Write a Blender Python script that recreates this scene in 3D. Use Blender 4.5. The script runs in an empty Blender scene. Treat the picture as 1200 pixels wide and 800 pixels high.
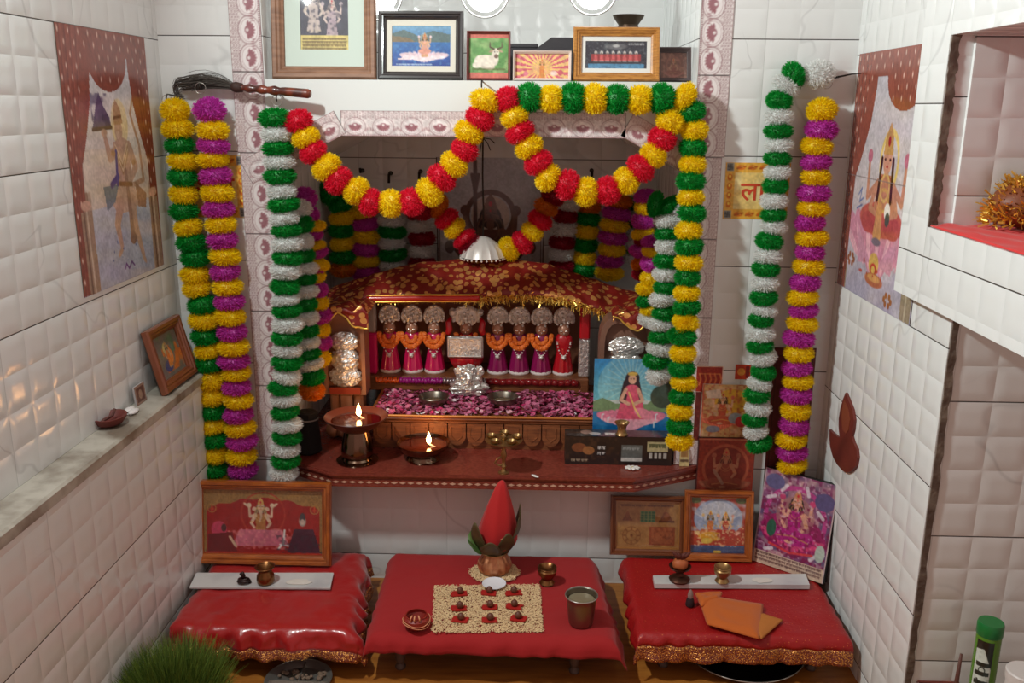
import bpy, math, random
import numpy as np
from mathutils import Vector, Matrix
random.seed(7); RNG = np.random.default_rng(11)
S = bpy.context.scene; COL = S.collection
PI = math.pi

# ------------------------------------------------------------------ camera calibration
_dv = np.array([32, -275.]); _vv = np.array([-35., 4100.])
FPX = math.sqrt(-float(_dv @ _vv))
_zd = np.array([_dv[0], _dv[1], FPX]); _zd /= np.linalg.norm(_zd)
_dn = np.array([_vv[0], _vv[1], FPX]); _dn /= np.linalg.norm(_dn)
_rt = np.cross(_dn, _zd); _rt /= np.linalg.norm(_rt)
CR = np.stack([_rt, _zd, -_dn], 0)
CD = 1.95; CH = 1.0947
CC = np.array([0, -CD, CH])
def P(px, py, X=None, Y=None, Z=None):
    """point of the room seen at (px,py) of the photograph on the plane X, Y or Z"""
    d = CR @ np.array([px - 600, py - 400, FPX])
    t = ((X - CC[0]) / d[0]) if X is not None else ((Y - CC[1]) / d[1]) if Y is not None else ((Z - CC[2]) / d[2])
    return Vector([float(v) for v in (CC + t * d)])
cam = bpy.data.cameras.new('camera'); co = bpy.data.objects.new('camera', cam); COL.objects.link(co)
cx_, cy_, cz_ = CR @ np.array([1, 0, 0]), CR @ np.array([0, -1, 0]), CR @ np.array([0, 0, -1])
co.matrix_world = Matrix(((cx_[0], cy_[0], cz_[0], CC[0]), (cx_[1], cy_[1], cz_[1], CC[1]), (cx_[2], cy_[2], cz_[2], CC[2]), (0, 0, 0, 1)))
cam.sensor_width = 36; cam.lens = FPX * 36 / 1200; cam.clip_start = 0.05
S.camera = co

# ------------------------------------------------------------------ materials
def lin(c):
    return tuple(((x / 12.92) if x <= 0.04045 else ((x + 0.055) / 1.055) ** 2.4) for x in c[:3])
def rgb(r, g, b): return lin((r / 255, g / 255, b / 255))
MATS = {}
def mat(name, col, rough=0.5, metal=0.0, coat=0.0, emis=None, es=0, trans=0, sheen=0, bump=None, var=None, spec=None, alpha=None, tint=None):
    if name in MATS: return MATS[name]
    m = bpy.data.materials.new(name); m.use_nodes = True; nt = m.node_tree; b = nt.nodes['Principled BSDF']
    c = rgb(*col) if max(col) > 1 else col
    b.inputs['Base Color'].default_value = (*c, 1); b.inputs['Roughness'].default_value = rough; b.inputs['Metallic'].default_value = metal
    if coat: b.inputs['Coat Weight'].default_value = coat; b.inputs['Coat Roughness'].default_value = 0.1
    if sheen: b.inputs['Sheen Weight'].default_value = sheen
    if trans: b.inputs['Transmission Weight'].default_value = trans
    if spec is not None: b.inputs['Specular IOR Level'].default_value = spec
    if emis: b.inputs['Emission Color'].default_value = (*emis, 1); b.inputs['Emission Strength'].default_value = es
    if alpha is not None: b.inputs['Alpha'].default_value = alpha
    if bump or var:
        tc = nt.nodes.new('ShaderNodeTexCoord')
    if bump:
        n = nt.nodes.new('ShaderNodeTexNoise'); n.inputs['Scale'].default_value = bump[0]; n.inputs['Detail'].default_value = 4
        bp = nt.nodes.new('ShaderNodeBump'); bp.inputs['Strength'].default_value = bump[1]; bp.inputs['Distance'].default_value = bump[2]
        nt.links.new(tc.outputs['Object'], n.inputs['Vector']); nt.links.new(n.outputs['Fac'], bp.inputs['Height']); nt.links.new(bp.outputs[0], b.inputs['Normal'])
    if var:   # (scale, other colour, lo, hi)
        n = nt.nodes.new('ShaderNodeTexNoise'); n.inputs['Scale'].default_value = var[0]; n.inputs['Detail'].default_value = 5
        if len(var) > 4:
            mp = nt.nodes.new('ShaderNodeMapping'); mp.inputs['Scale'].default_value = var[4]
            nt.links.new(tc.outputs['Object'], mp.inputs[0]); nt.links.new(mp.outputs[0], n.inputs['Vector'])
        else: nt.links.new(tc.outputs['Object'], n.inputs['Vector'])
        r = nt.nodes.new('ShaderNodeValToRGB'); r.color_ramp.elements[0].position = var[2]; r.color_ramp.elements[1].position = var[3]
        r.color_ramp.elements[0].color = (*c, 1); r.color_ramp.elements[1].color = (*rgb(*var[1]), 1)
        nt.links.new(n.outputs['Fac'], r.inputs[0]); nt.links.new(r.outputs[0], b.inputs['Base Color'])
    MATS[name] = m; return m

def M_(nt, op, a, b=None, c=None):
    n = nt.nodes.new('ShaderNodeMath'); n.operation = op
    for i, v in enumerate((a, b, c)):
        if v is None: continue
        if isinstance(v, (int, float)): n.inputs[i].default_value = v
        else: nt.links.new(v, n.inputs[i])
    return n.outputs[0]
TW, TH, BW, BH = 0.33, 0.2335, 0.066, 0.2335 / 4
def tile_mat(name, uo, vo, base=(226, 229, 228), depth=0.0026, tw=TW, bw=BW):
    m = bpy.data.materials.new(name); m.use_nodes = True; nt = m.node_tree; b = nt.nodes['Principled BSDF']; L = nt.links
    uv = nt.nodes.new('ShaderNodeUVMap'); uv.uv_map = 'UVMap'; sp = nt.nodes.new('ShaderNodeSeparateXYZ'); L.new(uv.outputs[0], sp.inputs[0])
    u = M_(nt, 'SUBTRACT', sp.outputs[0], uo); v = M_(nt, 'SUBTRACT', sp.outputs[1], vo)
    def edge(x, w):
        fr = M_(nt, 'FRACT', M_(nt, 'DIVIDE', x, w))
        return M_(nt, 'MULTIPLY', M_(nt, 'MINIMUM', fr, M_(nt, 'SUBTRACT', 1, fr)), w)   # metres to the nearest line
    def smooth(x, a, c):
        n = nt.nodes.new('ShaderNodeMapRange'); n.interpolation_type = 'SMOOTHSTEP'; L.new(x, n.inputs[0]); n.inputs[1].default_value = a; n.inputs[2].default_value = c; return n.outputs[0]
    bu, bv = edge(u, bw), edge(v, BH)
    def bow(x, w): t_ = M_(nt, 'SUBTRACT', 1, M_(nt, 'MINIMUM', M_(nt, 'DIVIDE', x, w), 1)); return M_(nt, 'SUBTRACT', 1, M_(nt, 'MULTIPLY', t_, t_))
    pil = M_(nt, 'MULTIPLY', bow(bu, .020), bow(bv, .020))
    ju, jv = edge(u, tw), edge(v, TH)
    jm = M_(nt, 'MULTIPLY', smooth(jv, .0006, .0013), M_(nt, 'MULTIPLY_ADD', smooth(ju, .0005, .0012), .18, .82))
    h = M_(nt, 'MULTIPLY_ADD', jm, .0012, M_(nt, 'MULTIPLY', pil, depth))
    nz0 = nt.nodes.new('ShaderNodeTexNoise'); nz0.inputs['Scale'].default_value = 60; L.new(uv.outputs[0], nz0.inputs['Vector'])
    h = M_(nt, 'MULTIPLY_ADD', nz0.outputs['Fac'], .0003, h)
    bp = nt.nodes.new('ShaderNodeBump'); bp.inputs['Strength'].default_value = 0.5; bp.inputs['Distance'].default_value = 1.0
    L.new(h, bp.inputs['Height']); L.new(bp.outputs[0], b.inputs['Normal'])
    # marble veins
    nz = nt.nodes.new('ShaderNodeTexNoise'); nz.inputs['Scale'].default_value = 3.2; nz.inputs['Detail'].default_value = 3; nz.inputs['Distortion'].default_value = .5
    L.new(uv.outputs[0], nz.inputs['Vector'])
    vein = M_(nt, 'ABSOLUTE', M_(nt, 'SUBTRACT', nz.outputs['Fac'], .5))
    vm = smooth(vein, 0, .012)
    nz2 = nt.nodes.new('ShaderNodeTexNoise'); nz2.inputs['Scale'].default_value = 3; L.new(uv.outputs[0], nz2.inputs['Vector'])
    gate = smooth(nz2.outputs['Fac'], .48, .6)
    vfac = M_(nt, 'MULTIPLY', M_(nt, 'SUBTRACT', 1, vm), M_(nt, 'MULTIPLY', gate, .22))
    mx = nt.nodes.new('ShaderNodeMix'); mx.data_type = 'RGBA'; mx.inputs[6].default_value = (*rgb(*base), 1); mx.inputs[7].default_value = (*rgb(110, 112, 114), 1); L.new(vfac, mx.inputs[0])
    mj = nt.nodes.new('ShaderNodeMix'); mj.data_type = 'RGBA'; mj.inputs[6].default_value = (*rgb(70, 66, 64), 1); L.new(mx.outputs[2], mj.inputs[7]); L.new(jm, mj.inputs[0])
    L.new(mj.outputs[2], b.inputs['Base Color']); b.inputs['Roughness'].default_value = .16
    return m

def vc_mat(name, rough=.45, coat=0.0):
    if name in MATS: return MATS[name]
    m = bpy.data.materials.new(name); m.use_nodes = True; nt = m.node_tree; b = nt.nodes['Principled BSDF']
    a = nt.nodes.new('ShaderNodeVertexColor'); a.layer_name = 'Col'; nt.links.new(a.outputs[0], b.inputs['Base Color'])
    b.inputs['Roughness'].default_value = rough
    if coat: b.inputs['Coat Weight'].default_value = coat; b.inputs['Coat Roughness'].default_value = .08
    MATS[name] = m; return m
PRINT = vc_mat('printed_paper', .55); GLOSSY = vc_mat('printed_glossy', .3, .5); TILEPRINT = vc_mat('printed_tile', .25, .3)
def glass_mat():
    m = bpy.data.materials.new('picture_glass'); m.use_nodes = True; nt = m.node_tree; nt.nodes.clear()
    o = nt.nodes.new('ShaderNodeOutputMaterial'); mx = nt.nodes.new('ShaderNodeMixShader'); t = nt.nodes.new('ShaderNodeBsdfTransparent'); g = nt.nodes.new('ShaderNodeBsdfGlossy')
    g.inputs['Roughness'].default_value = .03; mx.inputs[0].default_value = .05
    nt.links.new(t.outputs[0], mx.inputs[1]); nt.links.new(g.outputs[0], mx.inputs[2]); nt.links.new(mx.outputs[0], o.inputs[0]); return m
GLASS = glass_mat()

# ------------------------------------------------------------------ mesh builder
class MB:
    def __init__(s): s.v = []; s.f = []
    def add(s, vs, fs, T=None):
        o = len(s.v); s.v += [tuple(T @ Vector(p)) if T else tuple(p) for p in vs]; s.f += [tuple(o + i for i in f) for f in fs]; return s
    def box(s, x0, x1, y0, y1, z0, z1, T=None):
        vs = [(x, y, z) for z in (z0, z1) for y in (y0, y1) for x in (x0, x1)]
        return s.add(vs, [(0, 2, 3, 1), (4, 5, 7, 6), (0, 1, 5, 4), (2, 6, 7, 3), (0, 4, 6, 2), (1, 3, 7, 5)], T)
    def bbox(s, x0, x1, y0, y1, z0, z1, r=.002, T=None):     # bevelled box
        vs = []; hx, hy, hz = (x1 - x0) / 2, (y1 - y0) / 2, (z1 - z0) / 2; c = ((x0 + x1) / 2, (y0 + y1) / 2, (z0 + z1) / 2)
        idx = {}
        for sx in (-1, 1):
            for sy in (-1, 1):
                for sz in (-1, 1):
                    for a in range(3):
                        p = [hx - r, hy - r, hz - r]; p[a] += r
                        idx[(sx, sy, sz, a)] = len(vs); vs.append((c[0] + sx * p[0], c[1] + sy * p[1], c[2] + sz * p[2]))
        fs = []
        for a in range(3):
            b_, c_ = [i for i in range(3) if i != a]
            for sa in (-1, 1):
                q = []
                for sb, sc in ((-1, -1), (1, -1), (1, 1), (-1, 1)):
                    sg = [0, 0, 0]; sg[a] = sa; sg[b_] = sb; sg[c_] = sc; q.append(idx[(*sg, a)])
                if sa * (1 if a != 1 else -1) < 0: q = q[::-1]
                fs.append(tuple(q))
            for sb in (-1, 1):
                for sc in (-1, 1):
                    q = []
                    for sa, ax in ((-1, b_), (1, b_), (1, c_), (-1, c_)):
                        sg = [0, 0, 0]; sg[a] = sa; sg[b_] = sb; sg[c_] = sc; q.append(idx[(*sg, ax)])
                    fs.append(tuple(q))
        for sx in (-1, 1):
            for sy in (-1, 1):
                for sz in (-1, 1): fs.append(tuple(idx[(sx, sy, sz, a)] for a in range(3)))
        return s.add(vs, fs, T)
    def prism(s, pts, a0, a1, axis='z', T=None):     # polygon of (u,v) extruded along an axis
        n = len(pts); m = {'z': lambda u, v, w: (u, v, w), 'y': lambda u, v, w: (u, w, v), 'x': lambda u, v, w: (w, u, v)}[axis]
        vs = [m(u, v, a0) for u, v in pts] + [m(u, v, a1) for u, v in pts]
        fs = [tuple(range(n))[::-1], tuple(range(n, 2 * n))] + [(i, (i + 1) % n, n + (i + 1) % n, n + i) for i in range(n)]
        return s.add(vs, fs, T)
    def lathe(s, prof, n=32, T=None, flute=None, cap=True):
        vs = []; fs = []
        for r, z in prof:
            for k in range(n):
                a = 2 * PI * k / n; rr = r * (1 + (flute[1] * math.cos(flute[0] * a) if flute else 0)); vs.append((rr * math.cos(a), rr * math.sin(a), z))
        for i in range(len(prof) - 1):
            for k in range(n):
                k2 = (k + 1) % n; fs.append((i * n + k, i * n + k2, (i + 1) * n + k2, (i + 1) * n + k))
        if cap:
            if prof[0][0] > 1e-6: fs.append(tuple(range(n))[::-1])
            if prof[-1][0] > 1e-6: fs.append(tuple(range((len(prof) - 1) * n, len(prof) * n)))
        return s.add(vs, fs, T)
    def tube(s, pts, r, n=8, closed=False):
        pts = [Vector(p) for p in pts]; m = len(pts); vs = []; fs = []
        rs = r if isinstance(r, (list, tuple)) else [r] * m
        up = Vector((0.123, 0.31, 0.94)); prev = None
        for i, p in enumerate(pts):
            t = (pts[(i + 1) % m] - pts[i - 1]) if closed else (pts[min(i + 1, m - 1)] - pts[max(i - 1, 0)])
            t = t.normalized() if t.length > 1e-9 else Vector((0, 0, 1))
            a = (prev if prev else up).cross(t)
            if a.length < 1e-4: a = Vector((1, 0, 0)).cross(t)
            a.normalize(); b = t.cross(a); prev = b
            for k in range(n):
                g = 2 * PI * k / n; vs.append(tuple(p + (b * math.cos(g) + a * math.sin(g)) * rs[i]))
        for i in range(m if closed else m - 1):
            j = (i + 1) % m
            for k in range(n):
                k2 = (k + 1) % n; fs.append((i * n + k, i * n + k2, j * n + k2, j * n + k))
        if not closed: fs += [tuple(range(n))[::-1], tuple(range((m - 1) * n, m * n))]
        return s.add(vs, fs)
    def ball(s, c, r, n=16, m=10, sc=(1, 1, 1), jit=0, T=None):
        vs = []; fs = []
        rr = random.Random(int(abs(c[0] * 1e4 + c[2] * 1e5)))
        for i in range(m + 1):
            th = PI * i / m
            for k in range(n):
                a = 2 * PI * k / n; j = 1 + (rr.uniform(-jit, jit) if jit and 0 < i < m else 0)
                vs.append((c[0] + r * sc[0] * j * math.sin(th) * math.cos(a), c[1] + r * sc[1] * j * math.sin(th) * math.sin(a), c[2] - r * sc[2] * j * math.cos(th)))
        for i in range(m):
            for k in range(n):
                k2 = (k + 1) % n; fs.append((i * n + k, i * n + k2, (i + 1) * n + k2, (i + 1) * n + k))
        return s.add(vs, fs, T)
    def mesh(s, name, m, smooth=False):
        me = bpy.data.meshes.new(name); me.from_pydata(s.v, [], s.f); me.materials.append(m)
        if smooth:
            me.polygons.foreach_set('use_smooth', [True] * len(me.polygons))
            if smooth == 'auto': me.set_sharp_from_angle(angle=math.radians(38))
        me.update(); return me
    def build(s, name, m, parent=None, smooth='auto', uv=False):
        me = s.mesh(name, m, smooth); o = bpy.data.objects.new(name, me); COL.objects.link(o)
        if parent: o.parent = parent
        if uv: boxuv(me)
        return o
def boxuv(me):
    l = me.uv_layers.new(name='UVMap')
    for p in me.polygons:
        n = p.normal; a = max(range(3), key=lambda i: abs(n[i]))
        for li in p.loop_indices:
            c = me.vertices[me.loops[li].vertex_index].co
            l.data[li].uv = (c.y, c.z) if a == 0 else (c.x, c.z) if a == 1 else (c.x, c.y)
def tag(o, label=None, cat=None, group=None, kind=None):
    if label: o['label'] = label
    if cat: o['category'] = cat
    if group: o['group'] = group
    if kind: o['kind'] = kind
    return o
def thing(name, label, cat, loc=(0, 0, 0), rz=0, group=None, M=None):
    o = bpy.data.objects.new(name, None); COL.objects.link(o); o.empty_display_size = .02
    if M is not None: o.matrix_world = M
    else: o.location = loc; o.rotation_euler = (0, 0, rz)
    return tag(o, label, cat, group)
def copy_tree(o, parent=None):
    c = o.copy(); COL.objects.link(c); c.parent = parent
    for ch in [x for x in bpy.data.objects if x.parent == o]: copy_tree(ch, c)
    return c
def struct(o): o['kind'] = 'structure'; return o
def TR(x=0, y=0, z=0): return Matrix.Translation((x, y, z))
def ROT(a, ax): return Matrix.Rotation(a, 4, ax)

# ------------------------------------------------------------------ painter: prints are painted on a fine grid
def vnoise(ny, nx, fy, fx, seed):
    r = np.random.default_rng(seed); g = r.random((int(fy) + 2, int(fx) + 2))
    y = np.linspace(0, fy, ny); x = np.linspace(0, fx, nx); yi = y.astype(int); xi = x.astype(int); ty = (y - yi)[:, None]; tx = (x - xi)[None]
    ty = ty * ty * (3 - 2 * ty); tx = tx * tx * (3 - 2 * tx); a = g[yi][:, xi]; b = g[yi][:, xi + 1]; c = g[yi + 1][:, xi]; d = g[yi + 1][:, xi + 1]
    return (a * (1 - tx) + b * tx) * (1 - ty) + (c * (1 - tx) + d * tx) * ty
class Pic:
    def __init__(s, w, h, res=.0016, bg=(200, 200, 200)):
        s.w, s.h = w, h; s.nx = max(8, int(w / res)); s.ny = max(8, int(h / res)); s.ar = w / h
        s.a = np.ones((s.ny, s.nx, 3)) * (np.array(bg) / 255.)
        s.X, s.Y = np.meshgrid((np.arange(s.nx)) / (s.nx - 1), (np.arange(s.ny)) / (s.ny - 1)); s.px = 1 / s.ny
    def blend(s, m, c, o=1.0):
        c = np.array(c) / 255.; m = (m * o)[..., None]; s.a = s.a * (1 - m) + c * m; return s
    def rect(s, x0, y0, x1, y1, c, o=1): return s.blend(((s.X >= x0) & (s.X <= x1) & (s.Y >= y0) & (s.Y <= y1)).astype(float), c, o)
    def ell(s, cx, cy, rx, ry, c, rot=0, o=1, ring=None):
        dx = (s.X - cx) * s.ar; dy = s.Y - cy; ca, sa = math.cos(rot), math.sin(rot); x = dx * ca + dy * sa; y = -dx * sa + dy * ca
        d = np.sqrt((x / rx) ** 2 + (y / ry) ** 2); k = min(rx, ry) / s.px
        m = np.clip((1 - d) * k + .5, 0, 1)
        if ring: m = m * np.clip((d - (1 - ring)) * k + .5, 0, 1)
        return s.blend(m, c, o)
    def poly(s, pts, c, o=1):
        ins = np.zeros(s.X.shape, bool); n = len(pts)
        for i in range(n):
            x0, y0 = pts[i]; x1, y1 = pts[(i + 1) % n]
            if y0 == y1: continue
            ins ^= ((s.Y < y0) != (s.Y < y1)) & (s.X < (x1 - x0) * (s.Y - y0) / (y1 - y0) + x0)
        return s.blend(ins.astype(float), c, o)
    def line(s, pts, wd, c, o=1):
        m = np.zeros(s.X.shape); wds = wd if isinstance(wd, (list, tuple)) else [wd] * len(pts)
        for i in range(len(pts) - 1):
            ax, ay = pts[i][0] * s.ar, pts[i][1]; bx, by = pts[i + 1][0] * s.ar, pts[i + 1][1]; vx, vy = bx - ax, by - ay; L = vx * vx + vy * vy + 1e-12
            X = s.X * s.ar; t = np.clip(((X - ax) * vx + (s.Y - ay) * vy) / L, 0, 1); d = np.hypot(X - ax - t * vx, s.Y - ay - t * vy)
            r = wds[i] + (wds[i + 1] - wds[i]) * t; m = np.maximum(m, np.clip((r - d) / s.px + .5, 0, 1))
        return s.blend(m, c, o)
    def grad(s, c0, c1, y0=0, y1=1, region=None, o=1):
        t = np.clip((s.Y - y0) / (y1 - y0), 0, 1)[..., None]; c = (np.array(c0) * (1 - t) + np.array(c1) * t) / 255.
        m = ((s.Y >= y0) & (s.Y <= y1)).astype(float)[..., None] * o
        if region: m = m * ((s.X >= region[0]) & (s.X <= region[1]))[..., None]
        s.a = s.a * (1 - m) + c * m; return s
    def noise(s, f, c, lo, hi, seed=0, o=1, y0=0, y1=1, fy=None, x0=0, x1=1):
        n = vnoise(s.ny, s.nx, fy or f, f * max(s.ar, .3), seed); m = np.clip((n - lo) / (hi - lo), 0, 1) * ((s.Y >= y0) & (s.Y <= y1) & (s.X >= x0) & (s.X <= x1)); return s.blend(m, c, o)
    def speck(s, f, c, th, seed=0, o=1, y0=0, y1=1, x0=0, x1=1): return s.noise(f, c, th, th + .05, seed, o, y0, y1, None, x0, x1)
    def scribble(s, x0, x1, y, hgt, c, seed=0, o=1):     # a line of illegible small print
        r = random.Random(seed); x = x0
        while x < x1 - .01:
            w = r.uniform(.015, .05); xe = min(x + w, x1); s.line([(x, y - hgt * .4), (xe, y - hgt * .4)], hgt * .12, c, o); k = x
            while k < xe: s.line([(k, y - hgt * .4), (k + r.uniform(-.004, .006), y + hgt * r.uniform(.2, .5))], hgt * .12, c, o); k += .01
            x = xe + .012
    def obj(s, name, parent=None, y=0, m=PRINT, x0=None, z0=0):
        """grid in the local XZ plane, facing -Y, centred on x"""
        nx, ny = s.nx, s.ny; xs = np.linspace(-s.w / 2, s.w / 2, nx) if x0 is None else np.linspace(x0, x0 + s.w, nx); zs = np.linspace(z0 + s.h, z0, ny)
        co_ = np.zeros((ny, nx, 3)); co_[..., 0] = xs[None]; co_[..., 1] = y; co_[..., 2] = zs[:, None]
        i = np.arange(ny - 1)[:, None] * nx + np.arange(nx - 1)[None]; f = np.stack([i, i + nx, i + nx + 1, i + 1], -1).reshape(-1, 4)
        me = bpy.data.meshes.new(name); me.vertices.add(nx * ny); me.vertices.foreach_set('co', co_.ravel()); me.loops.add(f.size); me.loops.foreach_set('vertex_index', f.ravel())
        me.polygons.add(len(f)); me.polygons.foreach_set('loop_start', np.arange(len(f)) * 4); me.update(calc_edges=True)
        if m is not TILEPRINT or s.w > .2: s.a = s.a * (1 + .15 * (vnoise(ny, nx, max(4, s.h / .004), max(4, s.w / .004), 77) - .5) + .10 * (vnoise(ny, nx, max(3, s.h / .014), max(3, s.w / .014), 78) - .5))[..., None]
        c = np.clip(s.a, 0, 1); c = np.where(c <= .04045, c / 12.92, ((c + .055) / 1.055) ** 2.4)
        rgba = np.ones((ny, nx, 4)); rgba[..., :3] = c; at = me.color_attributes.new('Col', 'FLOAT_COLOR', 'POINT'); at.data.foreach_set('color', rgba.ravel())
        me.materials.append(m); o = bpy.data.objects.new(name, me); COL.objects.link(o)
        if parent: o.parent = parent
        return o
def deity(p, cx, cy, s, skin=(205, 150, 115), robe=(190, 40, 50), gold=(215, 170, 70), halo=None, arms=4, seat='lotus', petal=(225, 150, 170), hair=(40, 28, 25), sash=None):
    """a seated or standing painted figure; (cx,cy) is the head, s the head radius, both in picture units"""
    a = p.ar; X = lambda d: cx + d * s / a; Yy = lambda d: cy + d * s
    if halo: p.ell(cx, cy, 2.1 * s, 2.1 * s, halo, o=.85)
    if seat == 'lotus':
        for k in range(-5, 6): p.ell(X(k * .95), Yy(8.3 - abs(k) * .16), .75 * s, 1.9 * s, petal, rot=k * .22); p.ell(X(k * .95), Yy(8.5 - abs(k) * .16), .35 * s, 1.3 * s, tuple(min(255, int(c * 1.12)) for c in petal), rot=k * .22)
        p.ell(cx, Yy(7.1), 4.3 * s, 1.5 * s, robe); p.ell(X(-2.3), Yy(6.7), 1.8 * s, 1.0 * s, robe, rot=.35); p.ell(X(2.3), Yy(6.7), 1.8 * s, 1.0 * s, robe, rot=-.35)
        p.line([(X(-3.2), Yy(7.4)), (X(0), Yy(6.8)), (X(3.2), Yy(7.4))], .12 * s, gold)
        p.ell(X(-.6), Yy(8.1), .9 * s, .35 * s, skin)
    else:
        p.poly([(X(-1.1), Yy(4)), (X(1.1), Yy(4)), (X(1.9), Yy(9.5)), (X(-1.9), Yy(9.5))], robe)
        for k in (-1.2, -.4, .4, 1.2): p.line([(X(k * .6), Yy(4.4)), (X(k), Yy(9.3))], .07 * s, gold, .8)
        p.line([(X(-1.8), Yy(9.4)), (X(1.8), Yy(9.4))], .15 * s, gold); p.ell(X(-.7), Yy(9.8), .6 * s, .25 * s, skin); p.ell(X(.7), Yy(9.8), .6 * s, .25 * s, skin)
    p.ell(cx, Yy(.4), 1.3 * s, 1.4 * s, hair); p.line([(X(-1.1), Yy(.8)), (X(-1.5), Yy(3))], .4 * s, hair); p.line([(X(1.1), Yy(.8)), (X(1.5), Yy(3))], .4 * s, hair)
    p.poly([(X(-1.6), Yy(1.8)), (X(1.6), Yy(1.8)), (X(1.1), Yy(5.6)), (X(-1.1), Yy(5.6))], robe if seat != 'bare' else skin)
    if arms == 4:
        for sg in (-1, 1):
            p.line([(X(1.4 * sg), Yy(2.1)), (X(2.8 * sg), Yy(2.6)), (X(3.0 * sg), Yy(.2))], [.42 * s, .34 * s, .28 * s], skin); p.ell(X(3.0 * sg), Yy(-.4), .6 * s, .65 * s, petal)
    for sg in (-1, 1): p.line([(X(1.4 * sg), Yy(2.2)), (X(2.5 * sg), Yy(4.3)), (X(1.7 * sg), Yy(5.4))], [.5 * s, .38 * s, .3 * s], skin); p.ell(X(2.3 * sg), Yy(4.0), .42 * s, .15 * s, gold)
    p.ell(cx, Yy(1.3), .45 * s, .7 * s, skin); p.ell(cx, cy, .88 * s, 1.05 * s, skin)
    p.poly([(X(-.9), Yy(-.55)), (X(.9), Yy(-.55)), (X(.55), Yy(-1.7)), (X(0), Yy(-2.5)), (X(-.55), Yy(-1.7))], gold); p.ell(X(0), Yy(-1.2), .22 * s, .3 * s, (190, 30, 50))
    for sg in (-1, 1): p.ell(X(.36 * sg), Yy(-.05), .2 * s, .1 * s, (35, 22, 20)); p.ell(X(.95 * sg), Yy(.4), .16 * s, .3 * s, gold)
    p.line([(X(0), Yy(.0)), (X(.05), Yy(.35))], .06 * s, tuple(int(c * .75) for c in skin)); p.ell(cx, Yy(.62), .26 * s, .1 * s, (175, 45, 50)); p.ell(cx, Yy(-.38), .08 * s, .14 * s, (190, 25, 35))
    for r_ in (1.1, 1.6): p.ell(cx, Yy(1.9), r_ * s, r_ * 1.25 * s, gold, ring=.12 / r_)
    if sash: p.line([(X(-1.4), Yy(2)), (X(.2), Yy(4.2)), (X(1.2), Yy(6))], .28 * s, sash)

def axes(BL, BR, TL):
    ux = (BR - BL); w = ux.length; ux.normalize(); uz = TL - BL; uz -= ux * uz.dot(ux); h = uz.length; uz.normalize(); uy = uz.cross(ux)
    c = (BL + BR) / 2
    return Matrix(((ux.x, uy.x, uz.x, c.x), (ux.y, uy.y, uz.y, c.y), (ux.z, uy.z, uz.z, c.z), (0, 0, 0, 1))), w, h
def frame_mesh(w, h, fw, d, lip=.002, y0=0):
    """mitred moulding ring around w x h, profile raised at the outer edge; front at -d"""
    prof = [(0, 0), (0, -d * .7), (fw * .12, -d), (fw * .38, -d * .98), (fw * .5, -d * .78), (fw * .66, -d * .8), (fw * .8, -d * .55), (fw * .97, -d * .45), (fw, -d * .3), (fw, 0)]
    mb = MB(); vs = []; n = len(prof)
    for (sx, sz) in ((-1, 0), (1, 0), (1, 1), (-1, 1)):
        for t, y in prof: vs.append((sx * (w / 2 - t), y0 + y, (t if sz == 0 else h - t)))
    fs = []
    for c in range(4):
        for i in range(n - 1):
            a, b = c * n + i, ((c + 1) % 4) * n + i; fs.append((a, a + 1, b + 1, b))
        fs.append((c * n + n - 1, c * n, ((c + 1) % 4) * n, ((c + 1) % 4) * n + n - 1))
    return mb.add(vs, fs)
BACKB = mat('backing_board', (70, 50, 38), .8)
def framed(name, label, BL, BR, TL, fw, fmat, paint, depth=.014, matw=0, matcol=None, bevel_label=None, group=None, glass=True, m=PRINT, res=.0016):
    M, w, h = axes(BL, BR, TL)
    t = thing(name, label, 'picture', M=M, group=group)
    frame_mesh(w, h, fw, depth).build('frame', fmat, t, smooth=False)
    MB().box(-w / 2 + .002, w / 2 - .002, 0, .003, .002, h - .002).build('backing', BACKB, t, smooth=False)
    iw, ih = w - 2 * fw + .002, h - 2 * fw + .002
    if matw:
        mm = MB()
        for q in ((-iw / 2, iw / 2, fw, fw + matw), (-iw / 2, iw / 2, h - fw - matw, h - fw), (-iw / 2, -iw / 2 + matw, fw + matw, h - fw - matw), (iw / 2 - matw, iw / 2, fw + matw, h - fw - matw)): mm.box(q[0], q[1], -.0028, -.0012, q[2], q[3])
        mm.build('mat_board', matcol, t, smooth=False); iw -= 2 * matw; ih -= 2 * matw
    p = Pic(iw, ih, res); paint(p); p.obj('print', t, y=-.001, m=m, z0=fw + matw - .001)
    if glass:
        g = iw / 2 + matw; MB().add([(-g, -depth * .4, fw), (g, -depth * .4, fw), (g, -depth * .4, h - fw), (-g, -depth * .4, h - fw)], [(0, 1, 2, 3)]).build('glass', GLASS, t, smooth=False)
    return t, w, h
def card(name, label, cat, BL, BR, TL, paint, thick=.002, edge=None, res=.0016, m=PRINT, group=None):
    M, w, h = axes(BL, BR, TL); t = thing(name, label, cat, M=M, group=group); p = Pic(w, h, res); paint(p); p.obj('print', t, y=-.0003, m=m)
    MB().box(-w / 2, w / 2, 0, thick, 0, h).build('backing', edge or BACKB, t, smooth=False); return t, w, h

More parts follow.
